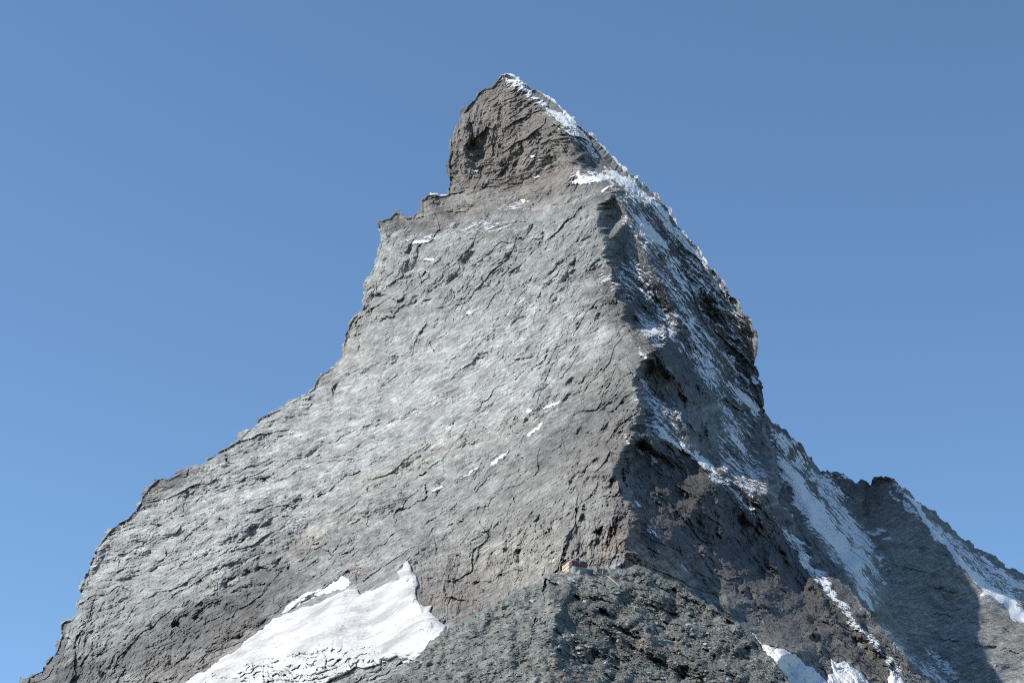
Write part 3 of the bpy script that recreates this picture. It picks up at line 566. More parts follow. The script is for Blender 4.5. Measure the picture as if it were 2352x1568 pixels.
# ================================================================== the ridge behind on the right
RIDGE = [(1700,900),(1757,948),(1768,962),(1776,972),(1800,984),(1815,1000),(1840,1018),(1852,1040),(1866,1052),(1878,1072),(1887,1088),(1890,1080),(1897,1083),(1900,1078),(1906,1084),(1928,1086),(1934,1090),(1938,1086),(1950,1099),(1960,1104),(1970,1108),(1976,1100),(1990,1104),(1998,1114),
 (2001,1112),(2002,1102),(2010,1094),(2024,1092),(2030,1096),(2044,1096),(2060,1106),(2080,1120),(2100,1142),(2122,1160),(2140,1170),(2165,1195),(2200,1228),(2230,1246),(2260,1266),(2300,1290),(2352,1320),(2440,1370),(2440,1720),(1600,1720),(1600,900)]
K = [(2060,1104,2678),(2090,1150,2624),(2140,1210,2545),(2200,1285,2445),(2260,1360,2405),(2352,1435,2355),(2470,1520,2229)]
lines_B = [[(1560,850,2600),(1757,948,2600),(1840,1016,2640),(1888,1083,2700),(1950,1096,2720),(1998,1110,2714),(2015,1090,2694),(2060,1104,2678),(2165,1190,2695),(2260,1264,2655),(2352,1316,2641),(2470,1385,2660)], K,
 [(1998,1110,2714),(1998,1200,2644),(2020,1300,2516),(2060,1420,2338),(2160,1568,2209),(2250,1760,1999)],
 [(1900,1100,2690),(1960,1180,2620),(2005,1280,2508),(2060,1420,2338)],
 [(1790,1050,2520)],[(1850,1150,2450)],[(1880,1250,2330)],[(1950,1320,2260)],[(2000,1400,2195)],[(1960,1420,2150)],[(1700,1300,2300)],[(2120,1250,2505)],[(2150,1400,2405)],[(2352,1600,2109)],[(2250,1500,2229)],
 [(1560,850,2600),(1560,1760,1900),(2470,1760,1949),(2470,1385,2660)]]
tinB = Tin(lines_B, 1560, 850, 2470, 1760, 3.0, 2)
gB = grid_mesh(RIDGE, 1.7, 12, .12, 5)
x, y, d = gB['x'], gB['y'], gB['d']
Yb = tinB(x + 6 * fbm(x / 60, y / 60, 1, 2), y + 6 * fbm(x / 60 + 31, y / 60, 5, 2))
dirsB = mixture(x, y, [(1820,1080,120,-52),(1900,1200,160,-52),(2000,1350,120,-52),(1950,1120,70,85),(2100,1250,120,-12),(2200,1450,200,-12),(2100,1500,140,-12),(2300,1350,150,-40),(2200,1230,80,-40),(2040,1150,60,30)])
ampB = .5 + .6 * np.exp(-(((x - 1960) / 110) ** 2 + ((y - 1110) / 50) ** 2)) - .35 * np.exp(-(((x - 1900) / 90) ** 2 + ((y - 1240) / 120) ** 2))
STB = strokes(x, y, [([(1996,1105),(1992,1150),(1990,1200)], 9, 12, 'v'), ([(1870,1130),(1930,1220),(1990,1320)], 12, -6, 'v'), ([(2080,1250),(2160,1270)], 8, 4, 's'), ([(2040,1330),(2120,1345),(2200,1360)], 9, 5, 's'), ([(2100,1400),(2200,1420),(2300,1440)], 8, 5, 's'), ([(2080,1460),(2200,1475),(2350,1500)], 8, 5, 's'), ([(2150,1510),(2350,1540)], 8, 5, 's'), ([(2075,1300),(2090,1400)], 8, 5, 'v')], 90)
YB = Yb + (rockwork(x, y, dirsB, 200, 1.0) * ampB + STB + 4 * fbm(x / 120, y / 120, 8, 3)) * np.clip(d / 6, .15, 1) + roll(d, 14, 12)
colB = paint(x, y, [(2000,1130,70,40,0,'b',1.6),(1950,1110,60,30,0,'d',2),(1820,1040,80,60,-50,'d',2.5),(1900,1200,120,80,-50,'h',2),(2150,1350,160,120,0,'g',2),(2250,1480,200,40,-10,'p',1.2),(2300,1430,120,30,-20,'b',1),(2120,1200,60,30,-45,'b',1.4),(2250,1280,120,30,-35,'d',1.6)], 'g', 320) * .85
colB = colB * (streaks(x, y, dirsB, 720) * 1.0 + .2 * fbm(x / 40, y / 12, 330, 4))[:, None]
SNOW_B = [(1880,1185,150,24,-54,1.5),(1850,1130,110,15,-54,1.3),(1940,1270,110,20,-54,1.1),(1960,1220,90,20,-52,.85),(1990,1290,60,10,-52,.75),(1830,1060,60,14,-30,.7),(1800,1020,36,20,-50,.72),(1830,1040,50,14,-45,.65),(1910,1120,50,14,-45,.6),(1870,1100,60,10,-50,.75),(1930,1170,80,12,-48,.7),
 (1990,1370,40,7,-65,.8),(2000,1390,26,6,-65,.8),(2130,1195,90,6,-50,2.0),(2200,1283,90,7,-50,2.0),(2275,1355,90,9,-42,2.0),(2350,1412,90,11,-40,2.0),(2200,1250,120,8,-40,.5),(2260,1290,130,10,-32,.5),(2340,1340,110,8,-30,.6),(2320,1330,90,6,-30,.9),(2280,1330,110,20,-38,.4),(2080,1160,50,4,-48,.7),
 (2010,1218,22,4,5,.7),(2040,1235,12,4,0,.5),(1945,1092,30,4,0,.6),(1900,1092,16,5,0,.6),(2150,1560,60,16,-40,.5),(2060,1480,60,12,-50,.45),(2170,1530,50,8,-45,.6)]
snB = blob(x, y, SNOW_B, 420)
ridge = mesh_from("mountain_ridge", world(x, y, YB), gB['quads'], M_far, dict(snow=snB, north=np.clip(snB * 2, 0, 1)), dict(rock=colB))
ridge["kind"] = "structure"; ridge["label"] = "lower rock ridge behind the right side of the peak with a snowy crest"
GB = to_grid(gB, YB)
back_of("far_side", gB, lambda a, b: bil(GB, (a - gB["xs"][0]) / 1.7, (b - gB["ys"][0]) / 1.7), tinB, 12, 12, ridge, M_far)
print("ridge", round(time.time() - T0, 1))

# ================================================================== foreground hill
HILL = [(780,1720),(830,1600),(880,1568),(905,1545),(940,1524),(965,1500),(985,1475),(1022,1446),(1060,1425),(1100,1406),(1160,1374),(1210,1345),(1240,1326),(1262,1316),(1290,1309),(1330,1303),(1370,1304),(1420,1306),(1450,1300),(1480,1302),
 (1510,1316),(1545,1334),(1575,1350),(1610,1376),(1650,1402),(1700,1432),(1735,1462),(1752,1490),(1780,1518),(1800,1545),(1815,1568),(1850,1640),(1880,1720)]
CR = [(1400,1300,1262),(1335,1306,1235),(1305,1335,1190),(1298,1370,1135),(1275,1420,1060),(1262,1480,985),(1290,1568,905),(1310,1760,740)]
lines_F = [CR, [(760,1760,900),(880,1568,1030),(940,1524,1085),(1022,1444,1145),(1100,1404,1180),(1160,1372,1200),(1240,1324,1232),(1300,1300,1250),(1400,1300,1262),(1470,1298,1275),(1545,1332,1270),(1610,1374,1250),(1700,1430,1215),(1752,1490,1180),(1815,1568,1120),(1900,1760,980)],
 [(1298,1370,1135),(1400,1420,1100),(1520,1470,1100),(1640,1540,1080),(1750,1640,1010)],[(1325,1366,1172),(1420,1404,1160),(1540,1455,1150),(1660,1520,1115)],[(1310,1420,1095)],[(1295,1480,1020)],[(1330,1568,940)],
 [(1150,1480,1030)],[(1100,1568,945)],[(1420,1360,1180)],[(1550,1420,1190)],[(1400,1500,1060)],[(1500,1568,1035)],[(1200,1400,1125)],
 [(700,1250,1350),(1950,1250,1350),(1950,1760,880),(700,1760,900),(700,1250,1350)]]
tinF = Tin(lines_F, 700, 1250, 1950, 1760, 3.0, 2)
gF = grid_mesh(HILL, 1.4, 13, .11, 4)
x, y, d = gF['x'], gF['y'], gF['d']
Yb = tinF(x + 10 * fbm(x / 50, y / 50, 1, 3), y + 10 * fbm(x / 50 + 31, y / 50, 5, 3))
dirsF = mixture(x, y, [(1000,1500,200,30),(1150,1420,160,30),(1150,1560,200,14),(1330,1330,100,-12),(1350,1450,140,-45),(1500,1400,160,-45),(1600,1500,200,-30),(1400,1560,150,-45),(1700,1520,120,-30)])
ampF = .6 + .9 * np.clip((x - 1270) / 60, 0, 1) + .22 * np.exp(-(((x - 1150) / 90) ** 2 + ((y - 1455) / 30) ** 2)) + .3 * np.exp(-(((x - 1200) / 120) ** 2 + ((y - 1550) / 30) ** 2))
ampF *= np.clip(np.hypot(x - 1330, (y - 1306) * 2) / 60, .1, 1)
STF = strokes(x, y, [([(1340,1420),(1450,1480),(1560,1540)], 9, 9, 's'), ([(1300,1500),(1360,1535),(1420,1568)], 9, 9, 's'), ([(1420,1440),(1560,1500),(1700,1560)], 8, 8, 's'), ([(1490,1335),(1600,1385),(1700,1440)], 8, 8, 's'), ([(1230,1400),(1130,1440),(1020,1480)], 7, 6, 's'), ([(1260,1470),(1180,1495),(1080,1540)], 7, 6, 's'), ([(1200,1530),(1130,1568)], 7, 6, 's'), ([(1295,1352),(1350,1385),(1430,1425),(1540,1470),(1600,1490)], 20, 20, 's'), ([(1262,1440),(1330,1475),(1400,1520)], 16, 9, 's'), ([(1560,1400),(1640,1440),(1700,1480)], 12, 7, 's'), ([(1400,1345),(1480,1375),(1560,1420)], 12, 7, 's'), ([(1270,1440),(1340,1480),(1420,1500)], 14, 5, 's'), ([(1330,1500),(1360,1560)], 14, 5, 'g'), ([(1500,1490),(1560,1520),(1640,1545)], 12, -4, 'v'), ([(1420,1360),(1520,1400),(1600,1440)], 12, 5, 's'), ([(1040,1470),(1150,1430),(1240,1400)], 10, -2.5, 'v'), ([(900,1550),(960,1525),(1050,1470)], 12, -2, 'v'),
   ([(1240,1540),(1270,1525),(1300,1550)], 10, -5, 'v'), ([(1020,1540),(1080,1530)], 9, 3, 'v'), ([(1600,1430),(1650,1470),(1700,1500)], 10, 4, 's'), ([(1540,1540),(1600,1560)], 9, 4, 's'), ([(1440,1330),(1500,1350)], 8, 3, 's')], 91)
YF = Yb + (rockwork(x, y, dirsF, 240, 1.0) * ampF + STF * .9 + 5 * fbm(x / 70, y / 70, 8, 3) * np.clip((y - 1310) / 40, 0, 1)) * np.clip(d / 8, .1, 1) + roll(d, 14, 16)
GF = to_grid(gF, YF)
def sampF(px, py): return bil(GF, (np.asarray(px, float) - gF['xs'][0]) / 1.4, (np.asarray(py, float) - gF['ys'][0]) / 1.4)
colF = paint(x, y, [(1380,1420,60,30,-40,'d',2.5),(1480,1470,160,26,-35,'b',2),(1600,1530,120,30,-30,'d',1.6),(1340,1500,50,50,0,'d',1.6),(1560,1400,140,40,-35,'s',2.5),(1100,1500,250,80,20,'h',3),(1300,1320,90,16,0,'g',2),(1150,1440,120,12,22,'b',1.8),(1000,1510,100,16,35,'b',1.2),(1350,1400,120,30,-40,'d',2),(1450,1450,120,20,-38,'b',1.8),(1500,1400,150,50,-30,'h',2.5),(1600,1480,160,40,-30,'h',2),(1400,1550,150,40,0,'h',2),(1290,1550,22,16,0,'r',2),(1250,1530,40,10,30,'t',1.4)], 'h', 340)  # dark dots right of the crest paint that slope's shade into its colour
colF = colF * (streaks(x, y, dirsF, 730) + .25 * fbm(x / 30, y / 14, 350, 4))[:, None]
hill = mesh_from("rocky_hill", world(x, y, YF), gF['quads'], M_hill, dict(snow=np.zeros(len(x))), dict(rock=colF))
hill["kind"] = "structure"; hill["label"] = "grey green scree hill in front of the peak, the huts on its top"
back_of("far_side", gF, sampF, tinF, 16, 13, hill, M_hill, 1.0)
print("hill", round(time.time() - T0, 1))

# ================================================================== glacier and snow patches
def sheet(name, poly, st, seed, basef, off, thick, wd, mat, extra=None, rough=.12, cap=3, flatten=0):
    g = grid_mesh(poly, st, seed, rough, cap); x, y, d = g['x'], g['y'], g['d']
    Y = basef(x, y)
    e = extra(x, y, d) if extra else 0
    t = np.clip(d / wd, 0, 1); prof = np.sqrt(np.maximum(0, 1 - (1 - t) ** 2))
    Y2 = Y - off * np.clip(d / 1.5, 0, 1) - thick * prof + e
    Y2 = np.where(g['out'], Y + 1.5, Y2)
    o = mesh_from(name, world(x, y, Y2), g['quads'], mat, smooth=True)
    return o
GLAC = [(400,1720),(380,1600),(430,1562),(500,1520),(545,1490),(575,1462),(603,1446),(630,1418),(662,1406),(700,1392),(742,1378),(775,1362),(800,1350),(822,1352),(828,1364),(850,1354),(885,1340),(905,1334),(918,1328),(912,1312),(924,1306),(928,1292),(938,1284),(944,1296),(946,1310),(957,1322),(962,1342),(955,1362),(960,1380),(975,1392),(994,1390),
 (988,1404),(1004,1418),(1026,1436),(1018,1462),(994,1484),(975,1504),(958,1516),(943,1530),(926,1522),(912,1506),(890,1518),(868,1528),(838,1534),(815,1532),(800,1545),(770,1556),(745,1572),(700,1640),(680,1720)]
gsm = GA.copy()
for _ in range(3): gsm = box(gsm, 7)
def sampS(px, py): return bil(gsm, (np.asarray(px, float) - gA['xs'][0]) / STA, (np.asarray(py, float) - gA['ys'][0]) / STA)
def glx(x, y, d):
    band = np.exp(-(((x - 800) / 210) ** 2 + ((y - 1535) / 48) ** 2)) + .8 * np.exp(-(((x - 600) / 130) ** 2 + ((y - 1560) / 30) ** 2)) + .35 * np.exp(-(((x - 930) / 28) ** 2 + ((y - 1340) / 40) ** 2))
    f, e = facets(x / 16 + y / 50, y / 9, 501, 1.2, .6); f2, e2 = facets(x / 7, y / 5, 502, 1.2, .6); f3, e3 = facets(x / 34, y / 15, 503, 1, .5)
    q = (y + .22 * x) / 15 + 1.6 * perlin(x / 60, y / 40, 520) + .5 * perlin(x / 15, y / 15, 521); fr = q - np.floor(q)
    q2 = (x - .5 * y) / 22 + 1.4 * perlin(x / 50, y / 50, 522); fr2 = q2 - np.floor(q2); mk = np.clip(.4 + 2 * perlin(x / 40, y / 14, 523), 0, 1); mk2 = np.clip(.1 + 2 * perlin(x / 14, y / 40, 524), 0, 1)
    h = band * (1.2 * f2 + 3.5 * f3 + 9 * np.exp(-((fr - .5) / .09) ** 2) * mk + 7 * np.exp(-((fr2 - .5) / .08) ** 2) * mk2 + 5 * fr * mk)
    h += 4.0 * fbm(x / 90, y / 50, 505, 4) + .5 * ridged((x * .87 + y * .5) / 9, (y * .87 - x * .5) / 120, 507, 2)
    h += strokes(x, y, [([(700,1455),(800,1440),(900,1436),(950,1446)], 10, 2.5, 's'), ([(945,1500),(955,1460),(990,1425)], 10, -4, 's'), ([(745,1446),(752,1452)], 5, 6, 'v'), ([(648,1464),(656,1468)], 5, 5, 'v'), ([(860,1395),(940,1378)], 9, 2, 's'), ([(560,1530),(700,1500),(820,1500)], 9, 3, 's')], 510)
    return h
glacier = sheet("glacier", GLAC, 1.6, 21, lambda x, y: np.minimum(sampS(x, y), sampA(x, y) + 2), 5, 9, 14, M_glacier, glx, .08, 2.0)
glacier["kind"] = "structure"; glacier["label"] = "bright white hanging glacier with crevasses at the foot of the sunlit face"

PATCHES = [
 ("snow_slab", [(645,1408),(656,1392),(680,1375),(700,1362),(742,1352),(760,1340),(780,1326),(787,1320),(800,1328),(804,1340),(796,1350),(770,1356),(742,1364),(720,1374),(690,1386),(665,1400)], 'A', "long overhanging slab of old snow above the glacier's upper left edge", 3.0),
 ("snow_patch", [(1312,416),(1330,408),(1345,412),(1372,404),(1420,405),(1408,412),(1370,418),(1335,426),(1315,424)], 'A', "largest snow ledge on the shoulder beside the grey tower top", 1.5),
 ("snow_patch", [(1322,398),(1330,390),(1336,402),(1342,410),(1330,412)], 'A', "small hooked snow strip just above the shoulder snow ledge", 1.0),
 ("snow_patch", [(1376,440),(1390,430),(1406,424),(1416,424),(1404,432),(1388,440)], 'A', "slanting snow strip just below the shoulder on the grey tower top", 1.0),
 ("snow_patch", [(930,560),(950,553),(985,552),(1000,543),(1002,550),(985,558),(950,561)], 'A', "wide thin snow ledge near the top of the left edge cliffs", 1.0),
 ("snow_patch", [(964,596),(980,592),(1000,597),(982,600)], 'A', "small flat snow patch below the wide snow ledge on the left cliffs", 1.0),
 ("snow_patch", [(1230,368),(1248,364),(1262,366),(1240,370)], 'A', "thin snow dash on the brown summit block", .8),
 ("snow_patch", [(1224,408),(1236,403),(1244,406),(1232,411)], 'A', "small snow dash at the foot of the brown summit block", .8),
 ("snow_patch", [(1082,393),(1092,389),(1102,393),(1090,398)], 'A', "tiny snow spot in the dark niche of the summit block", .8),
 ("snow_patch", [(1216,359),(1224,356),(1230,360),(1222,363)], 'A', "tiny round snow spot highest on the brown summit block", .8),
 ("snow_patch", [(1190,460),(1205,456),(1218,462),(1204,468)], 'A', "small snow spots right of centre below the summit block", .8),
 ("snow_patch", [(985,449),(998,443),(1016,446),(1028,450),(1012,455),(1000,450)], 'A', "snow cap on the left step below the summit block", 1.0),
 ("snow_patch", [(1240,940),(1256,930),(1276,925),(1288,918),(1284,928),(1268,935),(1250,940)], 'A', "elongated snow patch in the middle of the face, right of the star shaped one", 1.0),
 ("snow_patch", [(1206,944),(1212,938),(1218,940),(1226,938),(1222,945),(1214,952)], 'A', "small star shaped snow patch in the middle of the face", 1.0),
 ("snow_patch", [(1205,1000),(1225,985),(1244,968),(1248,972),(1232,988),(1212,1002)], 'A', "short slanting snow streak highest of the diagonal streaks", .8),
 ("snow_patch", [(1122,1068),(1140,1052),(1166,1034),(1172,1036),(1150,1054),(1132,1068)], 'A', "slanting snow streak second highest of the diagonal streaks", .9),
 ("snow_patch", [(1056,1098),(1078,1082),(1098,1072),(1102,1074),(1080,1090),(1060,1100)], 'A', "slanting snow streak third of the diagonal streaks", .9),
 ("snow_patch", [(990,1130),(1000,1120),(1014,1114),(1018,1117),(1004,1128)], 'A', "short snow streak lowest of the diagonal streaks", .9),
 ("snow_patch", [(1070,718),(1076,712),(1084,720),(1074,724)], 'A', "tiny snow spot high on the pale face, left of the slanting dash", .8),
 ("snow_patch", [(1162,724),(1172,712),(1177,712),(1168,724)], 'A', "tiny slanting snow dash high on the pale face", .8),
 ("snow_patch", [(1454,1148),(1464,1150),(1476,1162),(1462,1160)], 'A', "pointed snow patch on the shaded side above the hut ridge", 1.0),
 ("snow_patch", [(1497,1214),(1504,1218),(1512,1236),(1504,1230)], 'A', "short steep snow streak right of the red rocks above the hut", 1.0),
 ("snow_field", [(1722,1448),(1740,1462),(1760,1480),(1778,1488),(1800,1490),(1826,1500),(1846,1520),(1872,1536),(1890,1552),(1900,1568),(1930,1640),(1800,1640),(1775,1540),(1755,1510),(1738,1478)], 'A', "curved snow field left of the three at the foot of the shaded side", 3.5),
 ("snow_field", [(1908,1510),(1922,1522),(1940,1516),(1956,1530),(1985,1552),(2005,1575),(2020,1640),(1890,1640),(1900,1550),(1914,1545)], 'A', "middle snow field of the three at the foot of the shaded side", 3.0),
 ("snow_field", [(2040,1532),(2060,1546),(2085,1570),(2120,1640),(2040,1640),(2040,1570)], 'A', "right hand small snow field at the foot of the shaded side", 2.5),
 ("snow_patch", [(1466,486),(1480,505),(1496,530),(1510,548),(1522,562),(1508,560),(1492,552),(1478,542),(1472,515)], 'A', "bright slanting snow strip against the grey tower", 1.2),
 ("snow_patch", [(1512,992),(1530,1000),(1552,1016),(1572,1030),(1566,1036),(1545,1022),(1526,1008)], 'A', "thin slanting snow strip on the upper edge of the dark lower cliffs", 1.0),
 ("snow_patch", [(1690,898),(1708,902),(1728,920),(1746,944),(1740,950),(1722,936),(1704,918)], 'A', "bluish snow patch near the right hand edge of the peak", 1.2),
]
for k, (nm, poly, base, lab, th) in enumerate(PATCHES):
    off = .8
    o = sheet(nm, poly, 1.2, 600 + k, lambda x, y: -box(-GA, 1)[0:0].size + bil(np.minimum(GA, GAmin), (x - gA['xs'][0]) / STA, (y - gA['ys'][0]) / STA) if False else sampA(x, y), off, th, 4 if th < 2 else 9, M_snow, None, .14, 2.2)
    o["category"] = {"snow_slab": "snow slab", "snow_patch": "snow patch", "snow_field": "snow field"}[nm]; o["label"] = lab
    if nm != "snow_slab": o["group"] = {"snow_patch": "snow patches on the peak", "snow_field": "snow fields at the foot of the shaded side"}[nm]
print("snow", round(time.time() - T0, 1))

# ================================================================== loose slabs and boulders on the hill
def slab_mesh(name, seed):
    r = random.Random(seed); n = r.choice((5, 6, 6, 7)); top = []; bot = []
    for k in range(n):
        a = 2 * math.pi * k / n + r.uniform(-.25, .25); q = r.uniform(.36, .55)
        top.append((math.cos(a) * q * .86, math.sin(a) * q * .86, .2 + r.uniform(-.05, .07))); bot.append((math.cos(a) * q, math.sin(a) * q, -.22 + r.uniform(-.06, .06)))
    vs_ = top + bot; fs = [tuple(range(n)), tuple(range(2 * n - 1, n - 1, -1))] + [(k, n + k, n + (k + 1) % n, (k + 1) % n) for k in range(n)]
    me = bpy.data.meshes.new(name); me.from_pydata(vs_, [], fs); me.update(); return me
def plain(name, col, rough=.85, var=.25, scale=1.0, metal=0):
    m = bpy.data.materials.new(name); m.use_nodes = True; n = m.node_tree; b = n.nodes["Principled BSDF"]
    b.inputs["Roughness"].default_value = rough; b.inputs["Metallic"].default_value = metal
    t = n.nodes.new("ShaderNodeTexNoise"); t.inputs["Scale"].default_value = scale; t.inputs["Detail"].default_value = 4
    tc = n.nodes.new("ShaderNodeTexCoord"); n.links.new(tc.outputs["Object"], t.inputs[0])
    r = n.nodes.new("ShaderNodeValToRGB"); r.color_ramp.elements[0].position = .3; r.color_ramp.elements[1].position = .7
    r.color_ramp.elements[0].color = (*[c * (1 - var) for c in col], 1); r.color_ramp.elements[1].color = (*[min(1, c * (1 + var)) for c in col], 1)
    n.links.new(t.outputs[0], r.inputs[0]); n.links.new(r.outputs[0], b.inputs["Base Color"]); return m
M_slab = [plain("slab_grey_green", (.19, .215, .20), .7), plain("slab_pale", (.29, .31, .30), .6), plain("slab_dark", (.10, .105, .10), .8), plain("slab_brown", (.17, .135, .11), .8)]
slabs = []
for k in range(16):
    me = slab_mesh("boulder", 900 + k); me.materials.append(M_slab[(0, 0, 1, 0, 2, 0, 1, 3)[k % 8]]); slabs.append(me)
def slope_frame(px, py, samp, base):
    e = 6.0
    a = Wp(px, py, float(samp(px, py))); u = Wp(px + e, py, float(base(px + e, py))) - Wp(px - e, py, float(base(px - e, py))); v = Wp(px, py - e, float(base(px, py - e))) - Wp(px, py + e, float(base(px, py + e)))
    return a, u.cross(v).normalized()
hill_poly = np.array(HILL, float)
def in_hill(px, py): return bool(inside(hill_poly, np.array([px]), np.array([py]))[0, 0])
cnt = 0; rr = random.Random(77)
while cnt < 300:
    px = rr.uniform(860, 1800); py = rr.uniform(1325, 1590)
    if not in_hill(px, py) or dist(hill_poly, np.array([px]), np.array([py]))[0] < 7: continue
    a, nrm = slope_frame(px, py, sampF, tinF)
    if nrm.y > 0: nrm = -nrm
    sz = min(9.0, rr.lognormvariate(1.15, .38))
    o = bpy.data.objects.new("boulder", slabs[rr.randrange(16)]); C.objects.link(o); o.parent = hill
    q = (nrm + Vector((0, 0, .8)) + Vector((rr.uniform(-.45, .45), rr.uniform(-.45, .45), 0))).normalized().to_track_quat('Z', 'Y')
    o.matrix_basis = Matrix.Translation(a - nrm * (-sz * .12)) @ q.to_matrix().to_4x4() @ Matrix.Rotation(rr.uniform(0, 6.28), 4, 'Z') @ Matrix.Diagonal((sz * rr.uniform(.9, 1.6), sz * rr.uniform(.6, 1), sz * rr.uniform(.45, .9), 1))
    cnt += 1
# the rest of the scree in one mesh
N = 17000; nr = np.random.RandomState(4)
px = nr.uniform(840, 1840, N * 2); py = 1310 + (1600 - 1310) * nr.uniform(0, 1, N * 2)
xs_ = np.arange(840, 1842, 2.0); ys_ = np.arange(1300, 1602, 2.0); GH = inside(hill_poly, xs_, ys_)
ok = GH[np.clip(((py - 1300) / 2).astype(int), 0, len(ys_) - 1), np.clip(((px - 840) / 2).astype(int), 0, len(xs_) - 1)]
cl = fbm(px / 45, py / 30, 888, 3); ok &= (cl + nr.uniform(-.6, .6, len(cl)) > -.15) & (np.hypot(px - 1330, (py - 1300) * 2.2) > 16)
px = px[ok][:N]; py = py[ok][:N]; N = len(px)
pos = world(px, py, sampF(px, py))
e = 5.0
U = world(px + e, py, tinF(px + e, py)) - world(px - e, py, tinF(px - e, py)); V_ = world(px, py - e, tinF(px, py - e)) - world(px, py + e, tinF(px, py + e))
nn = np.cross(U, V_); nn /= np.linalg.norm(nn, axis=1)[:, None]; nn[nn[:, 1] > 0] *= -1
nn = nn + np.array([0, 0, .7]) + nr.uniform(-.5, .5, (N, 3)); nn /= np.linalg.norm(nn, axis=1)[:, None]
t1 = np.cross(nn, nr.normal(size=(N, 3))); t1 /= np.linalg.norm(t1, axis=1)[:, None]; t2 = np.cross(nn, t1)
sz = np.minimum(3.4, np.exp(nr.normal(-.1, .5, N)))
base = np.array([(-.5, -.4, -.25), (.45, -.5, -.2), (.55, .4, -.25), (-.4, .5, -.2), (-.35, -.3, .25), (.3, -.4, .3), (.4, .25, .2), (-.3, .35, .28)])
sc_ = np.stack([sz * nr.uniform(.9, 1.7, N), sz * nr.uniform(.6, 1.1, N), sz * nr.uniform(.35, .8, N)], 1)
L_ = base[None] * sc_[:, None, :] * nr.uniform(.8, 1.2, (N, 8, 3))
PV = pos[:, None] + L_[..., 0:1] * t1[:, None] + L_[..., 1:2] * t2[:, None] + (L_[..., 2:3] + sz[:, None, None] * .1) * nn[:, None]
fq = np.array([(0, 3, 2, 1), (4, 5, 6, 7), (0, 1, 5, 4), (1, 2, 6, 5), (2, 3, 7, 6), (3, 0, 4, 7)])
Q = (fq[None] + (np.arange(N) * 8)[:, None, None]).reshape(-1, 4)
tone = paint(px, py, [(1100,1500,250,80,20,'h',3),(1150,1440,120,12,22,'b',1.2),(1450,1450,120,20,-38,'b',1.2)], 'h', 340) * nr.uniform(.65, 1.55, (N, 1))
scree = mesh_from("scree", PV.reshape(-1, 3), Q, M_hill, dict(snow=np.zeros(N * 8)), dict(rock=np.repeat(tone, 8, 0)), smooth=False)
scree["kind"] = "stuff"; scree["label"] = "loose broken slabs and stones covering the hill below the huts"
print("scree", round(time.time() - T0, 1))

# ================================================================== huts on the hill top
def boxes(name, bx, mat, parent, M=None, bev=0.0):
    """one mesh from boxes (x0,y0,z0,x1,y1,z1)"""
    v = []; f = []
    for (x0, y0, z0, x1, y1, z1) in bx:
        k = len(v); v += [(x0,y0,z0),(x1,y0,z0),(x1,y1,z0),(x0,y1,z0),(x0,y0,z1),(x1,y0,z1),(x1,y1,z1),(x0,y1,z1)]
        f += [(k,k+3,k+2,k+1),(k+4,k+5,k+6,k+7),(k,k+1,k+5,k+4),(k+1,k+2,k+6,k+5),(k+2,k+3,k+7,k+6),(k+3,k,k+4,k+7)]
    me = bpy.data.meshes.new(name); me.from_pydata(v, [], f); me.materials.append(mat); me.update()
    o = bpy.data.objects.new(name, me); C.objects.link(o); o.parent = parent
    if M is not None: o.matrix_basis = M
    return o
def prism(name, pts, z0, z1, mat, parent):
    """closed outline in plan with per-corner top heights"""
    n = len(pts); v = [(p[0], p[1], z0) for p in pts] + [(p[0], p[1], z1[k]) for k, p in enumerate(pts)]
    f = [tuple(range(n - 1, -1, -1)), tuple(range(n, 2 * n))] + [(k, (k + 1) % n, n + (k + 1) % n, n + k) for k in range(n)]
    me = bpy.data.meshes.new(name); me.from_pydata(v, [], f); me.materials.append(mat); me.update()
    o = bpy.data.objects.new(name, me); C.objects.link(o); o.parent = parent; return o
M_cream = plain("cream_render", (.54, .46, .34), .9, .06, .6); M_red = plain("red_shingle", (.19, .055, .04), .8, .2, 2.0); M_redd = plain("red_board", (.24, .045, .045), .7, .15, 1.5)
M_roof = plain("dark_sheet_roof", (.06, .06, .065), .5, .15, 1.0); M_pane = plain("window_glass", (.03, .035, .04), .12, .1, 1.0); M_white = plain("white_paint", (.75, .76, .76), .7, .05, 1.0)
M_stone = plain("rubble_stone", (.25, .245, .235), .9, .3, 1.2); M_wood = plain("grey_wood", (.38, .34, .28), .8, .2, 1.0); M_steel = plain("grey_sheet", (.33, .35, .37), .5, .1, 1.0); M_frame = plain("brown_frame", (.10, .07, .05), .7, .1, 1.0)
def house(name, label, cat, vx, vy, Y, ang, group=None):
    e_ = bpy.data.objects.new(name, None); C.objects.link(e_); e_.location = Wp(vx, vy, Y); e_.rotation_euler = (0, 0, math.radians(ang)); e_["label"] = label; e_["category"] = cat
    if group: e_["group"] = group
    return e_
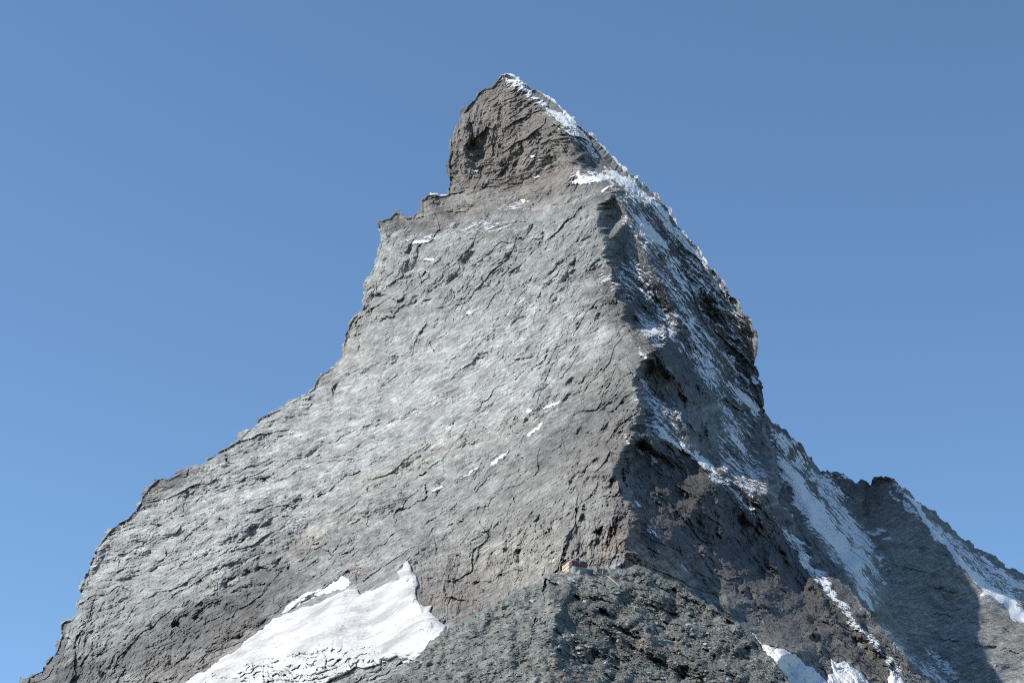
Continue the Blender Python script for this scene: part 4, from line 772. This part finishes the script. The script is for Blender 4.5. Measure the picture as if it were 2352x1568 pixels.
def window(parent, face, u, z, w_, h_, pos, frame=M_frame):
    """a framed window let into a wall; face 'x' faces -x, face 'y' faces -y"""
    if face == 'x':
        fr = boxes("window", [(pos-.10, u, z, pos+.02, u+w_, z+.12), (pos-.10, u, z+h_-.12, pos+.02, u+w_, z+h_), (pos-.10, u, z+.12, pos+.02, u+.12, z+h_-.12), (pos-.10, u+w_-.12, z+.12, pos+.02, u+w_, z+h_-.12), (pos-.09, u+w_/2-.05, z+.12, pos+.02, u+w_/2+.05, z+h_-.12)], frame, parent)
        boxes("pane", [(pos-.04, u+.12, z+.12, pos+.01, u+w_-.12, z+h_-.12)], M_pane, fr)
    else:
        fr = boxes("window", [(u, pos-.10, z, u+w_, pos+.02, z+.12), (u, pos-.10, z+h_-.12, u+w_, pos+.02, z+h_), (u, pos-.10, z+.12, u+.12, pos+.02, z+h_-.12), (u+w_-.12, pos-.10, z+.12, u+w_, pos+.02, z+h_-.12), (u+w_/2-.05, pos-.09, z+.12, u+w_/2+.05, pos+.02, z+h_-.12)], frame, parent)
        boxes("pane", [(u+.12, pos-.04, z+.12, u+w_-.12, pos+.01, z+h_-.12)], M_pane, fr)
    return fr
HY = float(sampF(1316, 1309)) - 5
h = house("mountain_hut", "largest hut on the hill top, cream with a red clad front", "mountain hut", 1307.3, 1308.5, HY, 19.5)
boxes("wall", [(0, 0, -4, 11.8, 15.5, 8.3)], M_cream, h)
prism("roof", [(-.6, -.6), (12.4, -.6), (12.4, 16.1), (-.6, 16.1)], 8.305, [8.65, 8.65, 9.1, 9.1], M_roof, h)
an = boxes("annex", [(.35, -5.6, 2.0, 13.4, -.003, 6.45)], M_red, h); an["label"] = "red clad lower front block under the cream top floor"
boxes("cornice", [(.1, -5.85, 6.455, 13.65, -.006, 6.75)], M_white, an)
boxes("railing", [(.30, -5.78, 3.5, 13.45, -5.603, 4.75)], M_redd, an)
boxes("foundation", [(.9, -5.3, -4, 13.0, -.01, 1.995)], M_stone, h)
boxes("plinth", [(.5, -5.7, -4, 3.2, -5.305, 1.99)], M_white, h)
for k in range(6): window(an, 'y', .9 + k * 2.05, 4.85, 1.5, 1.3, -5.6)
for k in range(6): window(an, 'y', .9 + k * 2.05, 2.25, 1.5, 1.15, -5.6)
for k in range(2): window(an, 'x', -4.6 + k * 2.3, 4.6, 1.3, 1.5, .35, M_redd)
for k in range(2): window(an, 'x', -4.6 + k * 2.3, 2.3, 1.3, 1.5, .35, M_redd)
boxes("white_board", [(6.3, -5.90, 4.8, 7.3, -5.79, 5.7)], M_white, an)
for u in (4.3, 8.6): window(h, 'y', u, 7.05, 1.8, .85, 0)
boxes("drainpipe", [(6.6, -.16, 6.76, 6.75, -.004, 8.3)], M_roof, h)
for k in range(5):
    for zz in (6.75, 4.0, 1.2): window(h, 'x', 1.0 + k * 2.9, zz, 1.15, 1.25 if zz < 6 else 1.0, 0)
# two small stone huts
h2 = house("stone_hut", "low grey stone hut with a flat slab roof just right of the large hut", "hut", 1371, 1303, float(sampF(1368, 1310)) - 3, -28)
boxes("wall", [(-4.6, 0, -3, 0, 3.6, 3.3)], M_stone, h2); prism("roof", [(-5.0, -.4), (.4, -.4), (.4, 4.0), (-5.0, 4.0)], 3.305, [3.6, 3.6, 3.9, 3.9], M_steel, h2)
window(h2, 'y', -3.9, 2.2, 3.0, .8, 0)
boxes("door", [(-1.1, -.06, 0, -.3, .02, 2.0)], M_frame, h2)
h3 = house("stone_hut", "smallest hut, farthest right on the hill top, with a pale pitched roof", "hut", 1384.5, 1314, float(sampF(1386, 1318)) - 3, 26)
boxes("wall", [(0, 0, -3, 4.4, 3.4, 2.9)], M_stone, h3); prism("roof", [(-.7, -.35), (4.7, -.35), (4.7, 3.7), (-.7, 3.7)], 2.905, [3.05, 3.05, 4.3, 4.3], M_steel, h3)
boxes("door", [(1.0, -.06, 0, 1.9, .02, 2.0)], M_frame, h3); window(h3, 'y', 2.6, 1.0, 1.0, .9, 0)
# plank walkway down the slope
wk = bpy.data.objects.new("plank_walkway", None); C.objects.link(wk); wk["label"] = "thin pale plank walkway slanting down the slope right of the smallest hut"; wk["category"] = "walkway"
pa, pb = (1396, 1322.5), (1423, 1345); A0 = Wp(pa[0], pa[1], float(sampF(*pa)) - 4); B0 = Wp(pb[0], pb[1], float(sampF(*pb)) - 4)
wk.location = A0; wk.rotation_euler = (B0 - A0).to_track_quat('X', 'Z').to_euler(); Ln = (B0 - A0).length; npl = int(Ln / .8)
me = None
for k in range(npl):
    o = boxes("plank", [(0, -.55, 0, .68, .55, .08)], M_wood, wk) if me is None else bpy.data.objects.new("plank", me)
    if me is None: me = o.data
    else: C.objects.link(o); o.parent = wk
    o.matrix_basis = Matrix.Translation((k * .8, 0, 0))
boxes("stringer", [(0, -.5, -.22, Ln, -.38, -.004), (0, .38, -.22, Ln, .5, -.004)], M_wood, wk)
# ================================================================== ground: the slope the photographer stands on
gx = np.concatenate([[-20000], np.linspace(-3000, 3000, 90), [20000]]); gy = np.concatenate([[-20000], np.linspace(-400, 3600, 100), [6000, 20000]])
GX, GY = np.meshgrid(gx, gy)
GZ = np.where(GY > 0, .2046 * GY, .12 * GY) - 1.7 + 6 * fbm(GX / 300, GY / 300, 960, 4) * np.clip(np.hypot(GX, GY) / 300, 0, 1) * (GY < 800)
GZ = GZ - np.clip(np.abs(GX) - 1500, 0, 3000) * .3 - np.clip(GY - 3300, 0, 4000) * .35; GZ = np.maximum(GZ, -900)
i_, j_ = np.meshgrid(np.arange(len(gx) - 1), np.arange(len(gy) - 1)); n_ = len(gx); q0 = (j_ * n_ + i_).ravel()
gc = paint(GX.ravel() * .3, GY.ravel() * .3, [], 'h', 970)
gr = mesh_from("ground", np.stack([GX.ravel(), GY.ravel(), GZ.ravel()], 1), np.stack([q0, q0 + 1, q0 + n_ + 1, q0 + n_], 1), M_hill, dict(snow=np.zeros(GX.size)), dict(rock=gc), smooth=True)
gr["kind"] = "structure"; gr["label"] = "stony slope running up to the foot of the hill"
print("done", round(time.time() - T0, 1), sum(len(m.polygons) for m in bpy.data.meshes))
